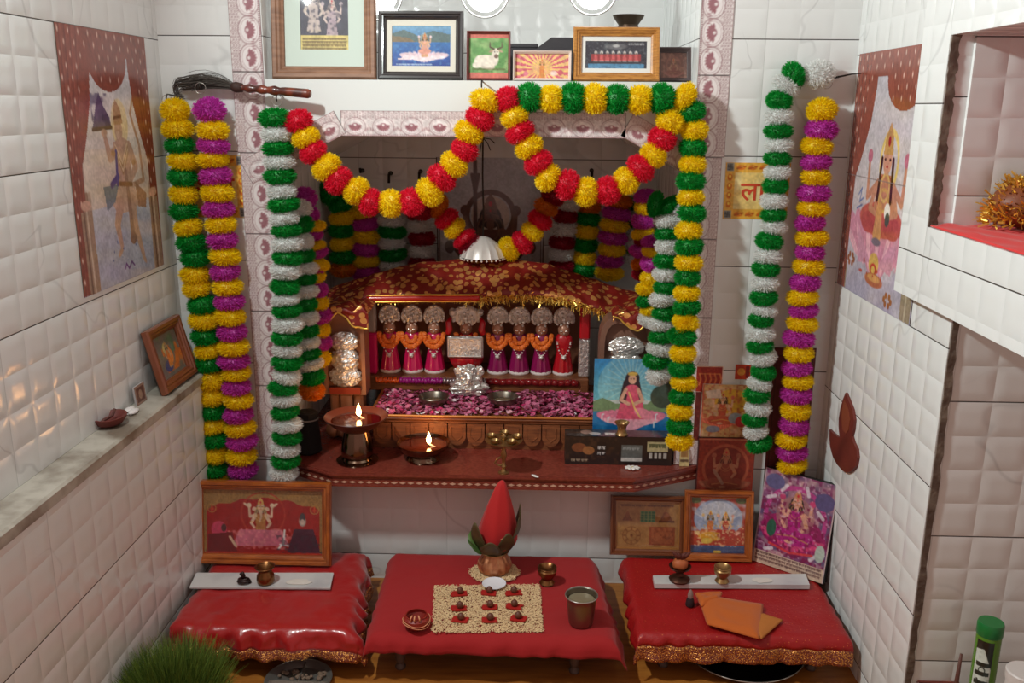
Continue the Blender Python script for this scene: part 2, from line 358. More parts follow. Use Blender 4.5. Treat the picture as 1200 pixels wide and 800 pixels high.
# ================================================================== THE ROOM
XL, XLO, XR, XB = -.791, -.735, .6456, .61
NX0, NX1, ND = -.572, .322, .55            # shrine niche: left, right, depth
T_back = tile_mat('tile_back', .1278, .9975 - .2335); T_left = tile_mat('tile_left', -.02, .988 - .2335); T_low = tile_mat('tile_lower', -.05, .31, depth=.0042)
T_right = tile_mat('tile_right', -.03, .7336, depth=.0036); T_box = tile_mat('tile_box', -.5114, .871); T_in = tile_mat('tile_inner', .0, .3619 + .052, depth=.0036)
T_niche = tile_mat('tile_niche', -.1597, .957); T_plain = tile_mat('tile_plain', .05, 1.19 - .2335)
GRAN = mat('granite', (134, 60, 48), .25, coat=.3, var=(140, (116, 50, 40), .35, .65)); STONE = mat('ledge_stone', (178, 172, 160), .4, var=(14, (120, 108, 95), .42, .62), bump=(60, .2, .002))
EDGE = mat('raw_tile_edge', (92, 76, 66), .9, bump=(80, .6, .004), var=(40, (130, 118, 105), .45, .7))
FLOORM = mat('floor_boards', (176, 112, 44), .42, var=(9, (150, 88, 32), .4, .65, (1, 8, 1)))

struct(MB().box(-1.1, 1.5, -2.4, .8, -.05, 0).build('floor', FLOORM, smooth=False))
struct(MB().box(-.95, XL, -2.2, 0, .5, 2.4).build('wall_left', T_left, smooth=False, uv=True))
struct(MB().box(-.95, XLO, -2.2, 0, 0, .497).build('wall_left_lower', T_low, smooth=False, uv=True))
led = MB().bbox(-.94, -.729, -2.2, -.001, .4975, .5218, .004).build('trim_ledge', STONE, smooth=False); struct(led)
wb = MB()
wb.box(-.95, NX0, 0, .62, 0, 2.4)
wb.box(NX1, 1.4, 0, .62, 0, 2.4)
wb.box(NX0, NX1, 0, .62, 0, .273)
wb.box(NX0, NX1, .57, .62, 1.145, 2.4)
wb.build('wall_back', T_back, smooth=False, uv=True)['kind'] = 'structure'
struct(MB().box(NX0, NX1, 0, .62, 2.0, 2.4).build('wall_above_recess', T_plain, smooth=False, uv=True))
struct(MB().box(NX0, NX1, ND, .62, .273, 1.1).build('wall_niche', T_niche, smooth=False, uv=True))
# header over the niche with its chamfered shoulders
zt = 1.146; cL, cR_ = -.4168, P(733, 160, Y=0).x; zb = 1.0319
sL = P(322, 204, Y=0).z; sR = P(818, 207, Y=0).z
struct(MB().prism([(NX0, sL), (cL, zb), (cR_, zb), (NX1, sR), (NX1, zt), (NX0, zt)], 0, ND, 'y').build('wall_header', mat('glazed_white', (222, 226, 224), .15), smooth=False, uv=True))
# right wall and the boxed cabinet of masonry standing out from it
struct(MB().box(XR, 1.4, -.56, 0, 0, .797).box(XR, 1.4, -.52, 0, .797, 2.4).build('wall_right', T_right, smooth=False, uv=True))
rb = MB().box(XB, 1.4, -.513, -.41, .797, 2.4).box(XB, 1.4, -2.2, -.513, .797, .918).box(XB, 1.4, -2.2, -.513, 1.203, 2.4).box(1.02, 1.4, -2.2, -.513, .918, 1.203)
struct(rb.build('wall_right_box', T_box, smooth=False, uv=True))
# the two faces that look at the camera: niche end and the bay under the box
struct(MB().box(XB + .010, 1.02, -.5135, -.5125, .918, 1.203).build('wall_right_niche', T_in, smooth=False, uv=True))
struct(MB().box(XR + .008, 1.4, -.5605, -.559, .13, .797).build('wall_right_bay', T_in, smooth=False, uv=True))
e1 = [];
def ragged(x0, x1, z0, z1, y):
    mb = MB(); n = 40; vs = []; fs = []; r = random.Random(3)
    for i in range(n + 1):
        z = z0 + (z1 - z0) * i / n; a = x0 + r.uniform(0, .002); b = x1 + r.uniform(-.003, .001); vs += [(a, y - .0025, z), (b, y - .0025, z), (a, y, z), (b, y, z)]
        if i:
            o = 4 * i; p = o - 4; fs += [(p, p + 1, o + 1, o), (p + 1, p + 3, o + 3, o + 1), (p + 2, p, o, o + 2)]
    return mb.add(vs, fs)
struct(ragged(XB, XB + .015, .918, 1.203, -.5135).build('trim_niche_edge', EDGE, smooth=False))
struct(ragged(XR, XR + .013, .0, .797, -.5605).build('trim_bay_edge', EDGE, smooth=False))
struct(MB().box(.66, 1.4, -2.2, -.561, .0, .128).build('trim_bay_ledge', STONE, smooth=False))
# shelf slab with moulded nose and its row of inlaid diamonds
fy = -.088
plan = [(-.595, -.0005), (-.452, fy), (.223, fy), (.385, -.0005)]
def inset(k): return [(-.595 + k * 1.4, -.0005), (-.452 + k * .5, fy + k), (.223 - k * .5, fy + k), (.385 - k * 1.4, -.0005)]
sh = MB().box(NX0 + .0005, NX1 - .0005, -.0005, ND - .0005, .2735, .305)
for k, z0, z1 in ((.0, .2975, .302), (.0025, .302, .305), (.0025, .2945, .2975), (.007, .288, .2945), (.0045, .2765, .288), (.001, .2725, .2765)): sh.prism(inset(k), z0, z1)
struct(sh.build('trim_shelf', GRAN, smooth=False))
INL = mat('inlay_cream', (205, 165, 140), .4); dm = MB()
pl = [Vector((*p, 0)) for p in inset(.0045)]
for a, b in zip(pl[:-1], pl[1:]):
    L = (b - a).length; u = (b - a) / L; nrm = Vector((u.y, -u.x, 0)); n = int(L / .0185)
    for i in range(n):
        c = a + u * (L * (i + .5) / n) + nrm * .0006
        q = [c - u * .0075 + Vector((0, 0, .282)), c + Vector((0, 0, .2788)), c + u * .0075 + Vector((0, 0, .282)), c + Vector((0, 0, .2852))]; q2 = [v - nrm * .001 for v in q]
        dm.add(q + q2, [(0, 1, 2, 3), (0, 4, 5, 1), (1, 5, 6, 2), (2, 6, 7, 3), (3, 7, 4, 0)])
struct(dm.build('trim_inlay', INL, smooth=False))
# printed border tiles
def border_paint(p, seed, flip=False):
    # painted lying down: shells along the middle, lattice along one edge
    p.noise(60, (176, 148, 150), .6, .8, seed, .3)
    w = p.w; n = max(1, round(w / .062))
    yt = .0
    for k in range(int(w / .0055)):
        x = (k + .5) * .0055 / w; o = .2 * (k % 2)
        for j in range(3): p.ell(x, .06 + j * .095 + (.047 if k % 2 else 0), .032, .032, (150, 116, 120), ring=.5, o=.8)
    for k in range(n):
        cx = (k + .5) / n
        p.ell(cx, .62, .44, .36, (150, 116, 120), ring=.06, o=.9); p.ell(cx, .62, .39, .31, (236, 230, 230), o=.8); p.ell(cx, .62, .36, .28, (170, 140, 143), ring=.06, o=.7)
        for a in range(9):
            g = PI * (.02 + a / 8 * .96); p.ell(cx + math.cos(g) * .19 / p.ar, .58 + math.sin(g) * .15, .042, .085, (150, 98, 106), rot=g + PI / 2, o=.95)
        p.ell(cx, .58, .13, .10, (156, 106, 114)); p.ell(cx, .56, .05, .05, (226, 216, 216))
        c2 = k / n
        for a in range(5): p.ell(c2 + (a - 2) * .07 / p.ar, .68 + .04 * abs(a - 2), .02, .05, (160, 120, 124))
    for k in range(int(w / .004)): p.ell((k + .5) * .004 / w, .95, .016, .022, (130, 92, 98))
    p.rect(0, .985, 1, 1, (150, 120, 120)); p.rect(0, 0, .004 / p.w * .4, 1, (95, 80, 80)); p.rect(1 - .0016 / p.w, 0, 1, 1, (95, 80, 80)); p.rect(0, 0, 1, .02, (150, 120, 120))
def strip(a, b, width, side=1, n=1, seed=0):
    """border of n tiles from a to b (x,z on the back wall); its inner edge on the line, lattice on the outside"""
    a = Vector((a[0], 0, a[1])); b = Vector((b[0], 0, b[1])); u = (b - a).normalized(); L = (b - a).length; up = Vector((-u.z, 0, u.x)) * side
    for i in range(n):
        p = Pic(L / n - .0006, width, .0019, (222, 214, 213)); border_paint(p, seed + i); o = p.obj('trim_border', m=TILEPRINT)
        o['kind'] = 'structure'; c = a + u * (L * (i + .5) / n); uu = u if side > 0 else -u
        n_ = Vector((0, 1, 0)); o.matrix_world = Matrix(((uu.x, 0, up.x, c.x), (uu.y, 1, up.y, -.0015 - .0003 * (seed % 3)), (uu.z, 0, up.z, c.z), (0, 0, 0, 1)))
sw = .0655
strip((cL, zb), (cR_, zb), .052, 1, 2, 1)
_dl = Vector((cL - NX0, zb - sL)).normalized(); _dr = Vector((NX1 - cR_, sR - zb)).normalized()
strip((NX0 - _dl.x * .045, sL - _dl.y * .045), (cL + _dl.x * .012, zb + _dl.y * .012), .052, 1, 1, 5); strip((cR_ - _dr.x * .012, zb - _dr.y * .012), (NX1 + _dr.x * .004, sR + _dr.y * .004), .052, 1, 1, 7)
for k in range(4):
    z0 = .305 + .1725 * k; strip((NX0 + .003, z0), (NX0 + .003, z0 + .1725), sw, 1, 1, 10 + k); strip((NX1 - .003, z0 + .1725), (NX1 - .003, z0), sw, 1, 1, 20 + k)
for k in range(4):
    z0 = .995 + .165 * k; strip((NX0 - .002, z0), (NX0 - .002, z0 + .165), sw, 1, 1, 30 + k); strip((NX1 + .002, z0 + .165), (NX1 + .002, z0), sw, 1, 1, 40 + k)

# ------------------------------------------------------------------ tiled murals
CURT = (140, 70, 55)
def curtains(p, left=True, right=True, bell=.5):
    c2 = (170, 95, 78); c3 = (110, 50, 42)
    def drop(x0, x1, xn, yb):
        p.poly([(x0, 0), (x1, 0), (x1, .14), (x1 - (x1 - xn) * .18, .28), (x1 - (x1 - xn) * .6, .42), (xn, .52), (xn, 1), (x0, 1)], CURT)
    if left: drop(0, .30, .115, 1)
    if right: drop(1, .74, .90, 1)
    p.rect(0, 0, 1, .10, CURT)
    p.poly([(.25, .08)] + [(bell + .23 * math.cos(PI - t), .10 + .135 * math.sin(t)) for t in np.linspace(0, PI, 20)] + [(.75, .08)], CURT)
    for k in range(9): p.line([(bell - .2 + k * .05, .02), (bell - .1 + k * .025, .2)], .003, c3, .5)
    if left:
        for k in range(4): p.line([(.03 + k * .055, 0), (.03 + k * .03, .5), (.02 + k * .025, 1)], .004, c3, .6); p.line([(.05 + k * .055, 0), (.04 + k * .025, .5)], .003, c2, .5)
    if right:
        for k in range(4): p.line([(.97 - k * .055, 0), (.975 - k * .022, .5), (.98 - k * .02, 1)], .004, c3, .6)
    r = random.Random(5)
    for j in range(24):
        for i in range(10):
            x, y = (i + .5 * (j % 2)) / 10 + .02, .02 + j * .042
            inl = (left and x < .27 - .4 * min(y, .4)) or (right and x > .77 + .35 * min(y, .4) and x < .99) or (y < .1) or (y < .21 and abs(x - bell) < .17)
            if inl and y < .97: p.ell(x, y, .0045, .011, (235, 205, 190), o=.9)
def mural_left(p):
    p.grad((196, 200, 216), (214, 205, 198), 0, .45); p.grad((214, 200, 188), (206, 190, 176), .45, .68); p.grad((190, 192, 204), (172, 176, 196), .68, 1)
    p.noise(6, (235, 228, 222), .5, .9, 3, .6, y1=.7); p.noise(25, (165, 170, 195), .5, .9, 4, .5, y0=.72)
    sk, g = (192, 158, 138), (176, 140, 105); a = p.ar
    # tail, then body carrying a hill on one raised palm
    p.line([(.62, .62), (.82, .60), (.80, .45), (.72, .32), (.78, .24)], [.012, .011, .010, .008, .006], (180, 145, 120))
    p.ell(.58, .36, .075, .10, (222, 205, 165))
    p.poly([(.27, .37), (.33, .28), (.37, .235), (.41, .29), (.47, .335), (.48, .375)], (98, 88, 116)); p.noise(30, (60, 55, 85), .5, .7, 6, .6, .24, .38, None, .27, .48); p.line([(.27, .378), (.48, .372)], .008, (88, 72, 66))
    p.line([(.53, .46), (.43, .49), (.39, .40)], [.026, .022, .014], sk); p.ell(.39, .392, .025, .014, sk)
    p.poly([(.48, .43), (.68, .43), (.66, .62), (.51, .63)], sk); p.ell(.58, .46, .075, .045, sk); p.ell(.54, .50, .03, .022, (205, 172, 150)); p.ell(.62, .50, .03, .022, (205, 172, 150))
    p.poly([(.50, .60), (.68, .60), (.74, .70), (.62, .72), (.46, .72), (.38, .66)], (200, 170, 150)); p.poly([(.32, .60), (.5, .60), (.44, .67), (.34, .70)], (118, 130, 140)); p.poly([(.70, .60), (.84, .66), (.82, .72), (.72, .71)], (168, 128, 105))
    p.line([(.50, .68), (.44, .76), (.47, .86)], [.034, .024, .014], sk); p.line([(.64, .68), (.66, .79), (.73, .92)], [.036, .026, .014], sk); p.ell(.45, .875, .03, .012, sk, rot=-.6); p.ell(.735, .935, .03, .012, sk, rot=.9)
    p.line([(.67, .46), (.73, .54), (.64, .60)], [.026, .022, .016], sk); p.line([(.60, .55), (.62, .84)], [.012, .02], (160, 128, 110)); p.ell(.62, .835, .03, .026, (150, 115, 100))
    p.ell(.56, .385, .035, .045, sk); p.ell(.545, .405, .018, .016, (206, 176, 156)); p.poly([(.51, .365), (.62, .36), (.60, .30), (.55, .262), (.52, .30)], g); p.line([(.52, .335), (.6, .33)], .006, (120, 85, 60))
    for k in range(4): p.line([(.50, .44 + k * .012), (.57, .52 + k * .015), (.65, .44 + k * .012)], .004, g if k % 2 else (225, 200, 170))
    p.line([(.50, .57), (.42, .60)], .014, (90, 80, 130)); p.line([(.505, .47), (.49, .60)], .010, (92, 84, 134)); p.line([(.52, .60), (.66, .61)], .010, (150, 110, 75)); p.ell(.47, .475, .02, .014, g); p.ell(.71, .52, .02, .012, g)
    p.speck(60, (80, 90, 150), .86, 9, .8, .80, .93, .35, .7); p.line([(.48, .95), (.50, .93), (.53, .955), (.57, .93), (.6, .95)], .004, (110, 70, 130))
    for k, x in enumerate((.12, .91)):
        for j in range(3): p.line([(x - .02 + j * .03, .62), (x - .03 + j * .03, 1)], .012, (150, 118, 98) if j % 2 else (182, 158, 140))
    curtains(p); p.rect(0, .52, 1, .5235, (120, 110, 110), .8)
    for k, x in enumerate((.115, .93)): p.poly([(x - .06, .68), (x + .055, .68), (x + .065, 1), (x - .05, 1)], (158, 128, 108)); p.line([(x, .66), (x + .01, 1)], .006, (198, 176, 158)); p.line([(x - .03, .66), (x - .02, 1)], .005, (110, 80, 68)); p.ell(x, .66, .04, .02, (205, 160, 140))
def mural_right(p):
    p.grad((190, 188, 198), (205, 196, 198), 0, .6); p.grad((200, 190, 195), (170, 168, 190), .6, 1); p.noise(7, (220, 212, 212), .5, .9, 3, .5)
    p.ell(.56, .43, .10, .13, (228, 200, 120), ring=.2); a = p.ar
    for k in range(-3, 4):
        x = .52 + k * .115; p.ell(x, .77 - .012 * abs(k), .055, .13, (208, 142, 165), rot=k * .33); p.ell(x, .78, .02, .10, (232, 178, 192), rot=k * .33)
    p.ell(.52, .66, .23, .07, (190, 92, 84)); p.ell(.38, .68, .09, .045, (178, 78, 78)); p.ell(.68, .68, .09, .045, (178, 78, 78))
    for sg in (-1, 1): p.line([(.54 + .1 * sg, .52), (.54 + .22 * sg, .58), (.54 + .23 * sg, .44)], [.018, .016, .012], (196, 138, 112)); p.ell(.54 + .23 * sg, .415, .026, .028, (190, 110, 130))
    p.poly([(.46, .48), (.62, .48), (.68, .62), (.42, .62)], (192, 130, 104)); p.ell(.54, .55, .085, .075, (160, 75, 62), ring=.12); p.ell(.54, .58, .06, .05, (205, 160, 95), ring=.3); p.ell(.54, .53, .05, .06, (215, 175, 110), ring=.25)
    for sg in (-1, 1): p.line([(.54 + .1 * sg, .52), (.54 + .17 * sg, .62), (.54 + .08 * sg, .64)], [.02, .016, .012], (196, 138, 112)); p.line([(.54 + .07 * sg, .42), (.54 + .085 * sg, .58)], .012, (60, 38, 35))
    p.ell(.54, .425, .045, .055, (205, 150, 124)); p.poly([(.48, .40), (.60, .40), (.585, .33), (.54, .275), (.495, .33)], (196, 150, 92)); p.ell(.54, .35, .014, .02, (160, 40, 50))
    for sg in (-1, 1): p.ell(.54 + .03 * sg, .42, .009, .005, (40, 25, 22))
    p.ell(.54, .448, .012, .005, (165, 50, 50))
    p.ell(.60, .62, .03, .034, (235, 232, 225)); p.ell(.61, .65, .024, .028, (70, 85, 75)); p.line([(.5, .62), (.5, .72)], [.03, .045], (205, 150, 100)); p.ell(.5, .75, .05, .016, (110, 105, 125))
    for sg in (-1, 1): p.poly([(.5 + .05 * sg, .84), (.5 + .27 * sg, .70), (.5 + .22 * sg, .86)], (206, 150, 172)); 
    p.ell(.5, .84, .055, .045, (212, 175, 95)); p.ell(.5, .865, .035, .028, (190, 60, 60), ring=.4); p.ell(.52, .905, .10, .028, (184, 112, 74)); p.ell(.52, .897, .07, .015, (214, 160, 96)); p.speck(45, (180, 60, 50), .8, 9, .8, .83, .9, .3, .7)
    for x, y in ((.18, .86), (.72, .955)):
        for g in range(6): p.ell(x + .035 / a * math.cos(g * 1.05), y + .02 * math.sin(g * 1.05), .013, .013, (150, 90, 60))
    p.line([(.2, .58), (.24, .55), (.22, .61), (.27, .59)], .004, (95, 115, 165)); p.line([(.19, .64), (.26, .62)], .004, (95, 115, 165))
    for x in (.07, .93): p.poly([(x - .06, .88), (x + .06, .88), (x + .06, 1), (x - .05, 1)], (150, 135, 112)); p.line([(x, .88), (x, 1)], .006, (190, 178, 155))
    curtains(p, True, False, .66); p.rect(0, .505, 1, .508, (130, 120, 120), .8)
def wallcard(name, label, cat, M, w, h, paint, res=.002, m=TILEPRINT, thick=.0012):
    t = thing(name, label, cat, M=M); p = Pic(w, h, res); paint(p); p.obj('print', t, y=-thick - .0003, m=m); MB().box(-w / 2, w / 2, -thick, 0, 0, h).build('tile_back', EDGE, t, smooth=False); return t
def wallM(x, y, z, rz): return TR(x, y, z) @ ROT(rz, 'Z')
wallcard('wall_mural', 'tall tiled picture of a bare-chested figure carrying a hill between brown curtains, left wall', 'mural', wallM(XL + .0002, -.2455, .7645, PI / 2), .346, .457, mural_left)
wallcard('wall_mural', 'tall tiled picture of a crowned goddess seated on a pink lotus, right wall', 'mural', wallM(XR - .0002, -.213, .7336, -PI / 2), .392, .469, mural_right)
def mural_mid(p):
    p.grad((176, 180, 190), (196, 190, 190)); p.noise(6, (220, 215, 212), .5, .8, 8, .5); p.rect(0, .82, 1, 1, (170, 160, 150))
    p.ell(.5, .34, .155, .155, (96, 62, 52), ring=.2); p.ell(.5, .34, .115, .115, (186, 170, 160))
    for sg in (-1, 1): p.line([(.5, .5), (.5 + .2 * sg, .62), (.5 + .32 * sg, .55)], [.03, .022, .012], (96, 62, 52)); p.line([(.5, .45), (.5 + .14 * sg, .5), (.5 + .2 * sg, .38)], [.03, .022, .012], (96, 62, 52)); p.ell(.5 + .38 * sg, .53, .03, .04, (90, 70, 66)); p.ell(.5 + .3 * sg, .74, .06, .045, (205, 150, 165))
    deity(p, .5, .33, .05, (110, 72, 60), (98, 60, 52), (120, 84, 66), arms=4, seat='stand', petal=(96, 62, 52), hair=(60, 38, 34))
    p.line([(.36, .02), (.36, .95)], .012, (80, 50, 44)); p.line([(.33, .1), (.36, .2), (.39, .1)], .01, (80, 50, 44))
    p.rect(0, 0, .012, 1, (70, 60, 58)); p.rect(.988, 0, 1, 1, (70, 60, 58)); p.rect(.025, 0, .033, 1, (90, 80, 78)); p.rect(.967, 0, .975, 1, (90, 80, 78))
wallcard('wall_mural', 'brownish tile picture of a haloed standing deity on the back of the shrine niche', 'mural', wallM(-.13, ND - .0002, .50, 0), .296, .46, mural_mid)

# ------------------------------------------------------------------ light
def lamp(name, kind, loc, energy, col, r=.05):
    l = bpy.data.lights.new(name, kind); l.energy = energy; l.color = col
    if kind == 'POINT': l.shadow_soft_size = r
    o = bpy.data.objects.new(name, l); COL.objects.link(o); o.location = loc; return o
la = bpy.data.lights.new('batten_lamp', 'AREA'); la.shape = 'RECTANGLE'; la.size = .10; la.size_y = .05; la.energy = 20.5; la.color = (.93, 1, .97)
lo = bpy.data.objects.new('batten_lamp', la); COL.objects.link(lo)
_n = Vector((.92, 0, -.39)).normalized(); _x = Vector((0, 1, 0)); _z = -_n; _y = _z.cross(_x)
lo.matrix_world = Matrix(((_x.x, _y.x, _z.x, -.70), (_x.y, _y.y, _z.y, -.80), (_x.z, _y.z, _z.z, 1.62), (0, 0, 0, 1)))
w = bpy.data.worlds.new('world'); S.world = w; w.use_nodes = True; w.node_tree.nodes['Background'].inputs[0].default_value = (1, .66, .58, 1); w.node_tree.nodes['Background'].inputs[1].default_value = .46
S.view_settings.view_transform = 'Standard'; S.view_settings.look = 'None'; S.view_settings.gamma = 1; S.view_settings.exposure = 0; S.view_settings.use_curve_mapping = False
#==PART3==
# ================================================================== FLOWER GARLANDS
PC = {'Y': ('yellow', (253, 226, 20)), 'G': ('green', (12, 160, 58)), 'P': ('magenta', (214, 72, 192)), 'R': ('red', (236, 36, 70)), 'W': ('white', (240, 242, 240)), 'O': ('orange', (226, 132, 22)), 'D': ('crimson', (170, 22, 50))}
def pom_mat(k):
    nm = 'pompom_' + PC[k][0]
    if nm in MATS: return MATS[nm]
    m = mat(nm, PC[k][1], .45, spec=.5); nt = m.node_tree; b = nt.nodes['Principled BSDF']; o = nt.nodes['Material Output']
    tr = nt.nodes.new('ShaderNodeBsdfTranslucent'); tr.inputs[0].default_value = (*rgb(*PC[k][1]), 1); ad = nt.nodes.new('ShaderNodeMixShader'); ad.inputs[0].default_value = .38
    nt.links.new(b.outputs[0], ad.inputs[1]); nt.links.new(tr.outputs[0], ad.inputs[2]); nt.links.new(ad.outputs[0], o.inputs[0]); return m
def pom_mesh(kind, v):
    r = random.Random(v * 7 + 1); mb = MB(); n = 14; m = 9; vs = []; fs = []
    mb.ball((0, 0, 0), .80, n, m, (1, 1, 1), .05)
    for i in range(1700):
        z = r.uniform(-1, 1); a = r.uniform(0, 2 * PI); q = math.sqrt(1 - z * z); d = Vector((q * math.cos(a), q * math.sin(a), z))
        t = Vector((r.gauss(0, 1), r.gauss(0, 1), r.gauss(0, 1))).cross(d).normalized()
        d2 = (d + Vector((r.gauss(0, .07), r.gauss(0, .07), r.gauss(0, .07)))).normalized()
        L = r.uniform(.92, 1.09); wv = r.uniform(.022, .040); b = d * .72; k = d2 * L
        mb.add([b - t * wv, b + t * wv, k + t * wv * .5, k - t * wv * .5], [(0, 1, 2, 3)])
    return mb.mesh('pompom', pom_mat(kind), False)
POM = {(k, v): None for k in PC for v in range(3)}
STRING = mat('garland_string', (205, 200, 190), .8)
def conv(lst, ox, oy, sc): return [(c, ox + x / sc, oy + y / sc) for c, x, y in lst]
def garland(name, label, pts, depth, width, group, thick=None, off=None):
    """pts = [(colour, px, py)]; depth: number or function(i, n) giving Y"""
    n = len(pts); W = [P(x, y, Y=(depth(i, n) if callable(depth) else depth)) for i, (c, x, y) in enumerate(pts)]
    base = W[0].copy(); t = thing(name, label, 'garland', base, group=group)
    for i, (c, x, y) in enumerate(pts):
        a = W[max(0, i - 1)]; b = W[min(n - 1, i + 1)]; tan = (b - a).normalized(); ln = (b - a).length / (min(n - 1, i + 1) - max(0, i - 1) or 1)
        if thick: ln = thick
        v = random.randrange(3)
        if POM[(c, v)] is None: POM[(c, v)] = pom_mesh(c, v)
        o = bpy.data.objects.new('pompom', POM[(c, v)]); COL.objects.link(o); o.parent = t
        if len(set(q[0] for q in pts)) > 1: o['label'] = PC[c][0] + ' tinsel flower ball'
        rot = tan.to_track_quat('Z', 'Y').to_matrix().to_4x4() @ ROT(random.uniform(0, 6.28), 'Z') @ ROT(random.uniform(-.12, .12), 'X')
        wr = width * random.uniform(1.0, 1.12); o.matrix_local = TR(*(W[i] - base)) @ rot @ Matrix.Diagonal((wr, wr, max(ln * .69, width * .55), 1))
    MB().tube([w_ - base for w_ in ([W[0] + Vector((0, 0, .02))] + W)], .0012, 6).build('string', STRING, t, smooth=True)
    return t
A_ = lambda l: conv(l, 180, 70, 3.2)
B_ = lambda l: conv(l, 190, 310, 3.077)
C3 = lambda l: conv(l, 330, 90, 3.637)
C4 = lambda l: conv(l, 560, 90, 3.636)
C5 = lambda l: conv(l, 740, 220, 4.444)
C6 = lambda l: conv(l, 740, 380, 4.444)
C7 = lambda l: conv(l, 860, 70, 3.2)
C8 = lambda l: conv(l, 850, 310, 3.077)
gh = 'tinsel pompom garlands around the shrine'
def lean(y0, y1): return lambda i, n: y0 + (y1 - y0) * i / max(1, n - 1)
garland('pompom_garland', 'yellow and green garland hanging closest to the left wall corner', A_([('Y', 80, 190), ('Y', 90, 260), ('G', 97, 320), ('Y', 110, 380), ('G', 108, 440), ('Y', 112, 505), ('G', 113, 568), ('Y', 130, 628), ('G', 140, 685), ('G', 157, 742)]) +
        B_([('Y', 118, 35), ('Y', 125, 85), ('G', 145, 145), ('Y', 150, 200), ('G', 155, 258), ('Y', 165, 310), ('G', 170, 357), ('Y', 175, 415), ('Y', 178, 475), ('G', 180, 527), ('Y', 180, 580), ('G', 187, 627), ('Y', 188, 682), ('G', 183, 735), ('Y', 186, 785)]), -.042, .0305, gh)
garland('pompom_garland', 'magenta and yellow garland hanging beside the left border tiles', A_([('P', 210, 190), ('Y', 222, 265), ('P', 225, 322), ('Y', 222, 375), ('P', 232, 435), ('Y', 240, 500), ('P', 243, 560), ('Y', 252, 617), ('P', 258, 675), ('Y', 268, 737)]) +
        B_([('P', 228, 25), ('Y', 237, 80), ('P', 243, 133), ('Y', 245, 187), ('P', 252, 243), ('Y', 257, 297), ('P', 258, 347), ('Y', 268, 390), ('P', 268, 440), ('Y', 275, 487), ('P', 275, 540), ('Y', 283, 590), ('P', 288, 635), ('Y', 287, 688), ('P', 293, 738)]), -.042, .0325, gh)
garland('pompom_garland', 'long green and white garland at the left edge of the shrine niche', A_([('G', 455, 220), ('W', 460, 280), ('G', 465, 333), ('W', 472, 385), ('G', 473, 435), ('W', 480, 495), ('G', 487, 542), ('W', 490, 597), ('G', 497, 640), ('W', 500, 692), ('G', 502, 742)]) +
        B_([('W', 445, 22), ('G', 443, 80), ('W', 445, 125), ('G', 450, 165), ('W', 452, 215), ('G', 450, 262), ('W', 450, 308), ('G', 450, 352), ('W', 450, 400), ('G', 435, 445), ('W', 445, 485), ('G', 443, 530), ('W', 452, 577), ('G', 450, 620), ('W', 445, 663), ('G', 445, 705), ('W', 440, 750)]), lean(-.05, -.075), .0315, gh)
garland('pompom_garland', 'green and white garland inside the left niche side ending in an orange ball', A_([('W', 540, 560), ('G', 548, 615), ('W', 548, 680), ('G', 553, 735)]) +
        B_([('W', 510, 15), ('G', 507, 52), ('W', 513, 95), ('G', 512, 142), ('W', 515, 190), ('G', 517, 238), ('W', 520, 280), ('G', 520, 325), ('W', 532, 360), ('G', 540, 405), ('O', 540, 455)]), lean(.03, .02), .031, gh)
garland('pompom_garland', 'thin magenta and yellow garland deep along the left niche side', A_([('P', 565, 520), ('P', 575, 585), ('Y', 602, 625), ('P', 590, 655), ('Y', 600, 700), ('P', 612, 725), ('Y', 618, 765)]) +
        B_([('P', 545, 10), ('Y', 550, 45), ('P', 555, 90), ('Y', 558, 140), ('P', 568, 185), ('Y', 565, 235), ('P', 567, 280), ('Y', 566, 335)]), lean(.10, .10), .027, gh)
garland('pompom_garland', 'red and yellow swag drooping across the left half of the niche', C3([('R', 70, 190), ('Y', 103, 260), ('R', 135, 320), ('Y', 192, 385), ('R', 243, 442), ('Y', 320, 487), ('R', 380, 535), ('Y', 467, 540), ('R', 555, 533), ('Y', 632, 490), ('R', 683, 430), ('Y', 735, 373), ('R', 780, 312), ('Y', 797, 238), ('R', 845, 177), ('Y', 867, 103)]), -.045, .0295, gh)
garland('pompom_garland', 'red and yellow swag drooping across the right half of the niche', C4([('R', 128, 95), ('Y', 157, 170), ('R', 180, 235), ('Y', 218, 298), ('R', 258, 365), ('Y', 300, 430), ('R', 380, 460), ('Y', 462, 490), ('R', 553, 485), ('Y', 632, 443), ('R', 693, 390), ('Y', 748, 333), ('R', 785, 265), ('Y', 820, 190)]), -.045, .0295, gh)
garland('pompom_garland', 'green and yellow garland along the header then down the right niche edge', C4([('G', 218, 88), ('Y', 312, 95), ('G', 405, 90), ('Y', 498, 93), ('G', 593, 95), ('Y', 690, 98), ('G', 783, 93), ('Y', 880, 88), ('G', 912, 150), ('Y', 922, 228), ('G', 915, 303), ('Y', 915, 373), ('G', 907, 445), ('Y', 907, 515), ('G', 912, 580), ('Y', 898, 655)]) +
        C5([('G', 300, 305), ('Y', 298, 390), ('G', 292, 465), ('Y', 288, 550), ('G', 290, 622), ('Y', 285, 700), ('G', 255, 770)]) + C6([('Y', 283, 8), ('G', 270, 68), ('Y', 268, 150), ('G', 262, 230), ('Y', 272, 303), ('G', 262, 378), ('Y', 252, 452), ('G', 252, 530), ('Y', 252, 605)]), lambda i, n: -.043 if i < 10 else -.043 - .05 * (i - 10) / (n - 11), .0285, gh)
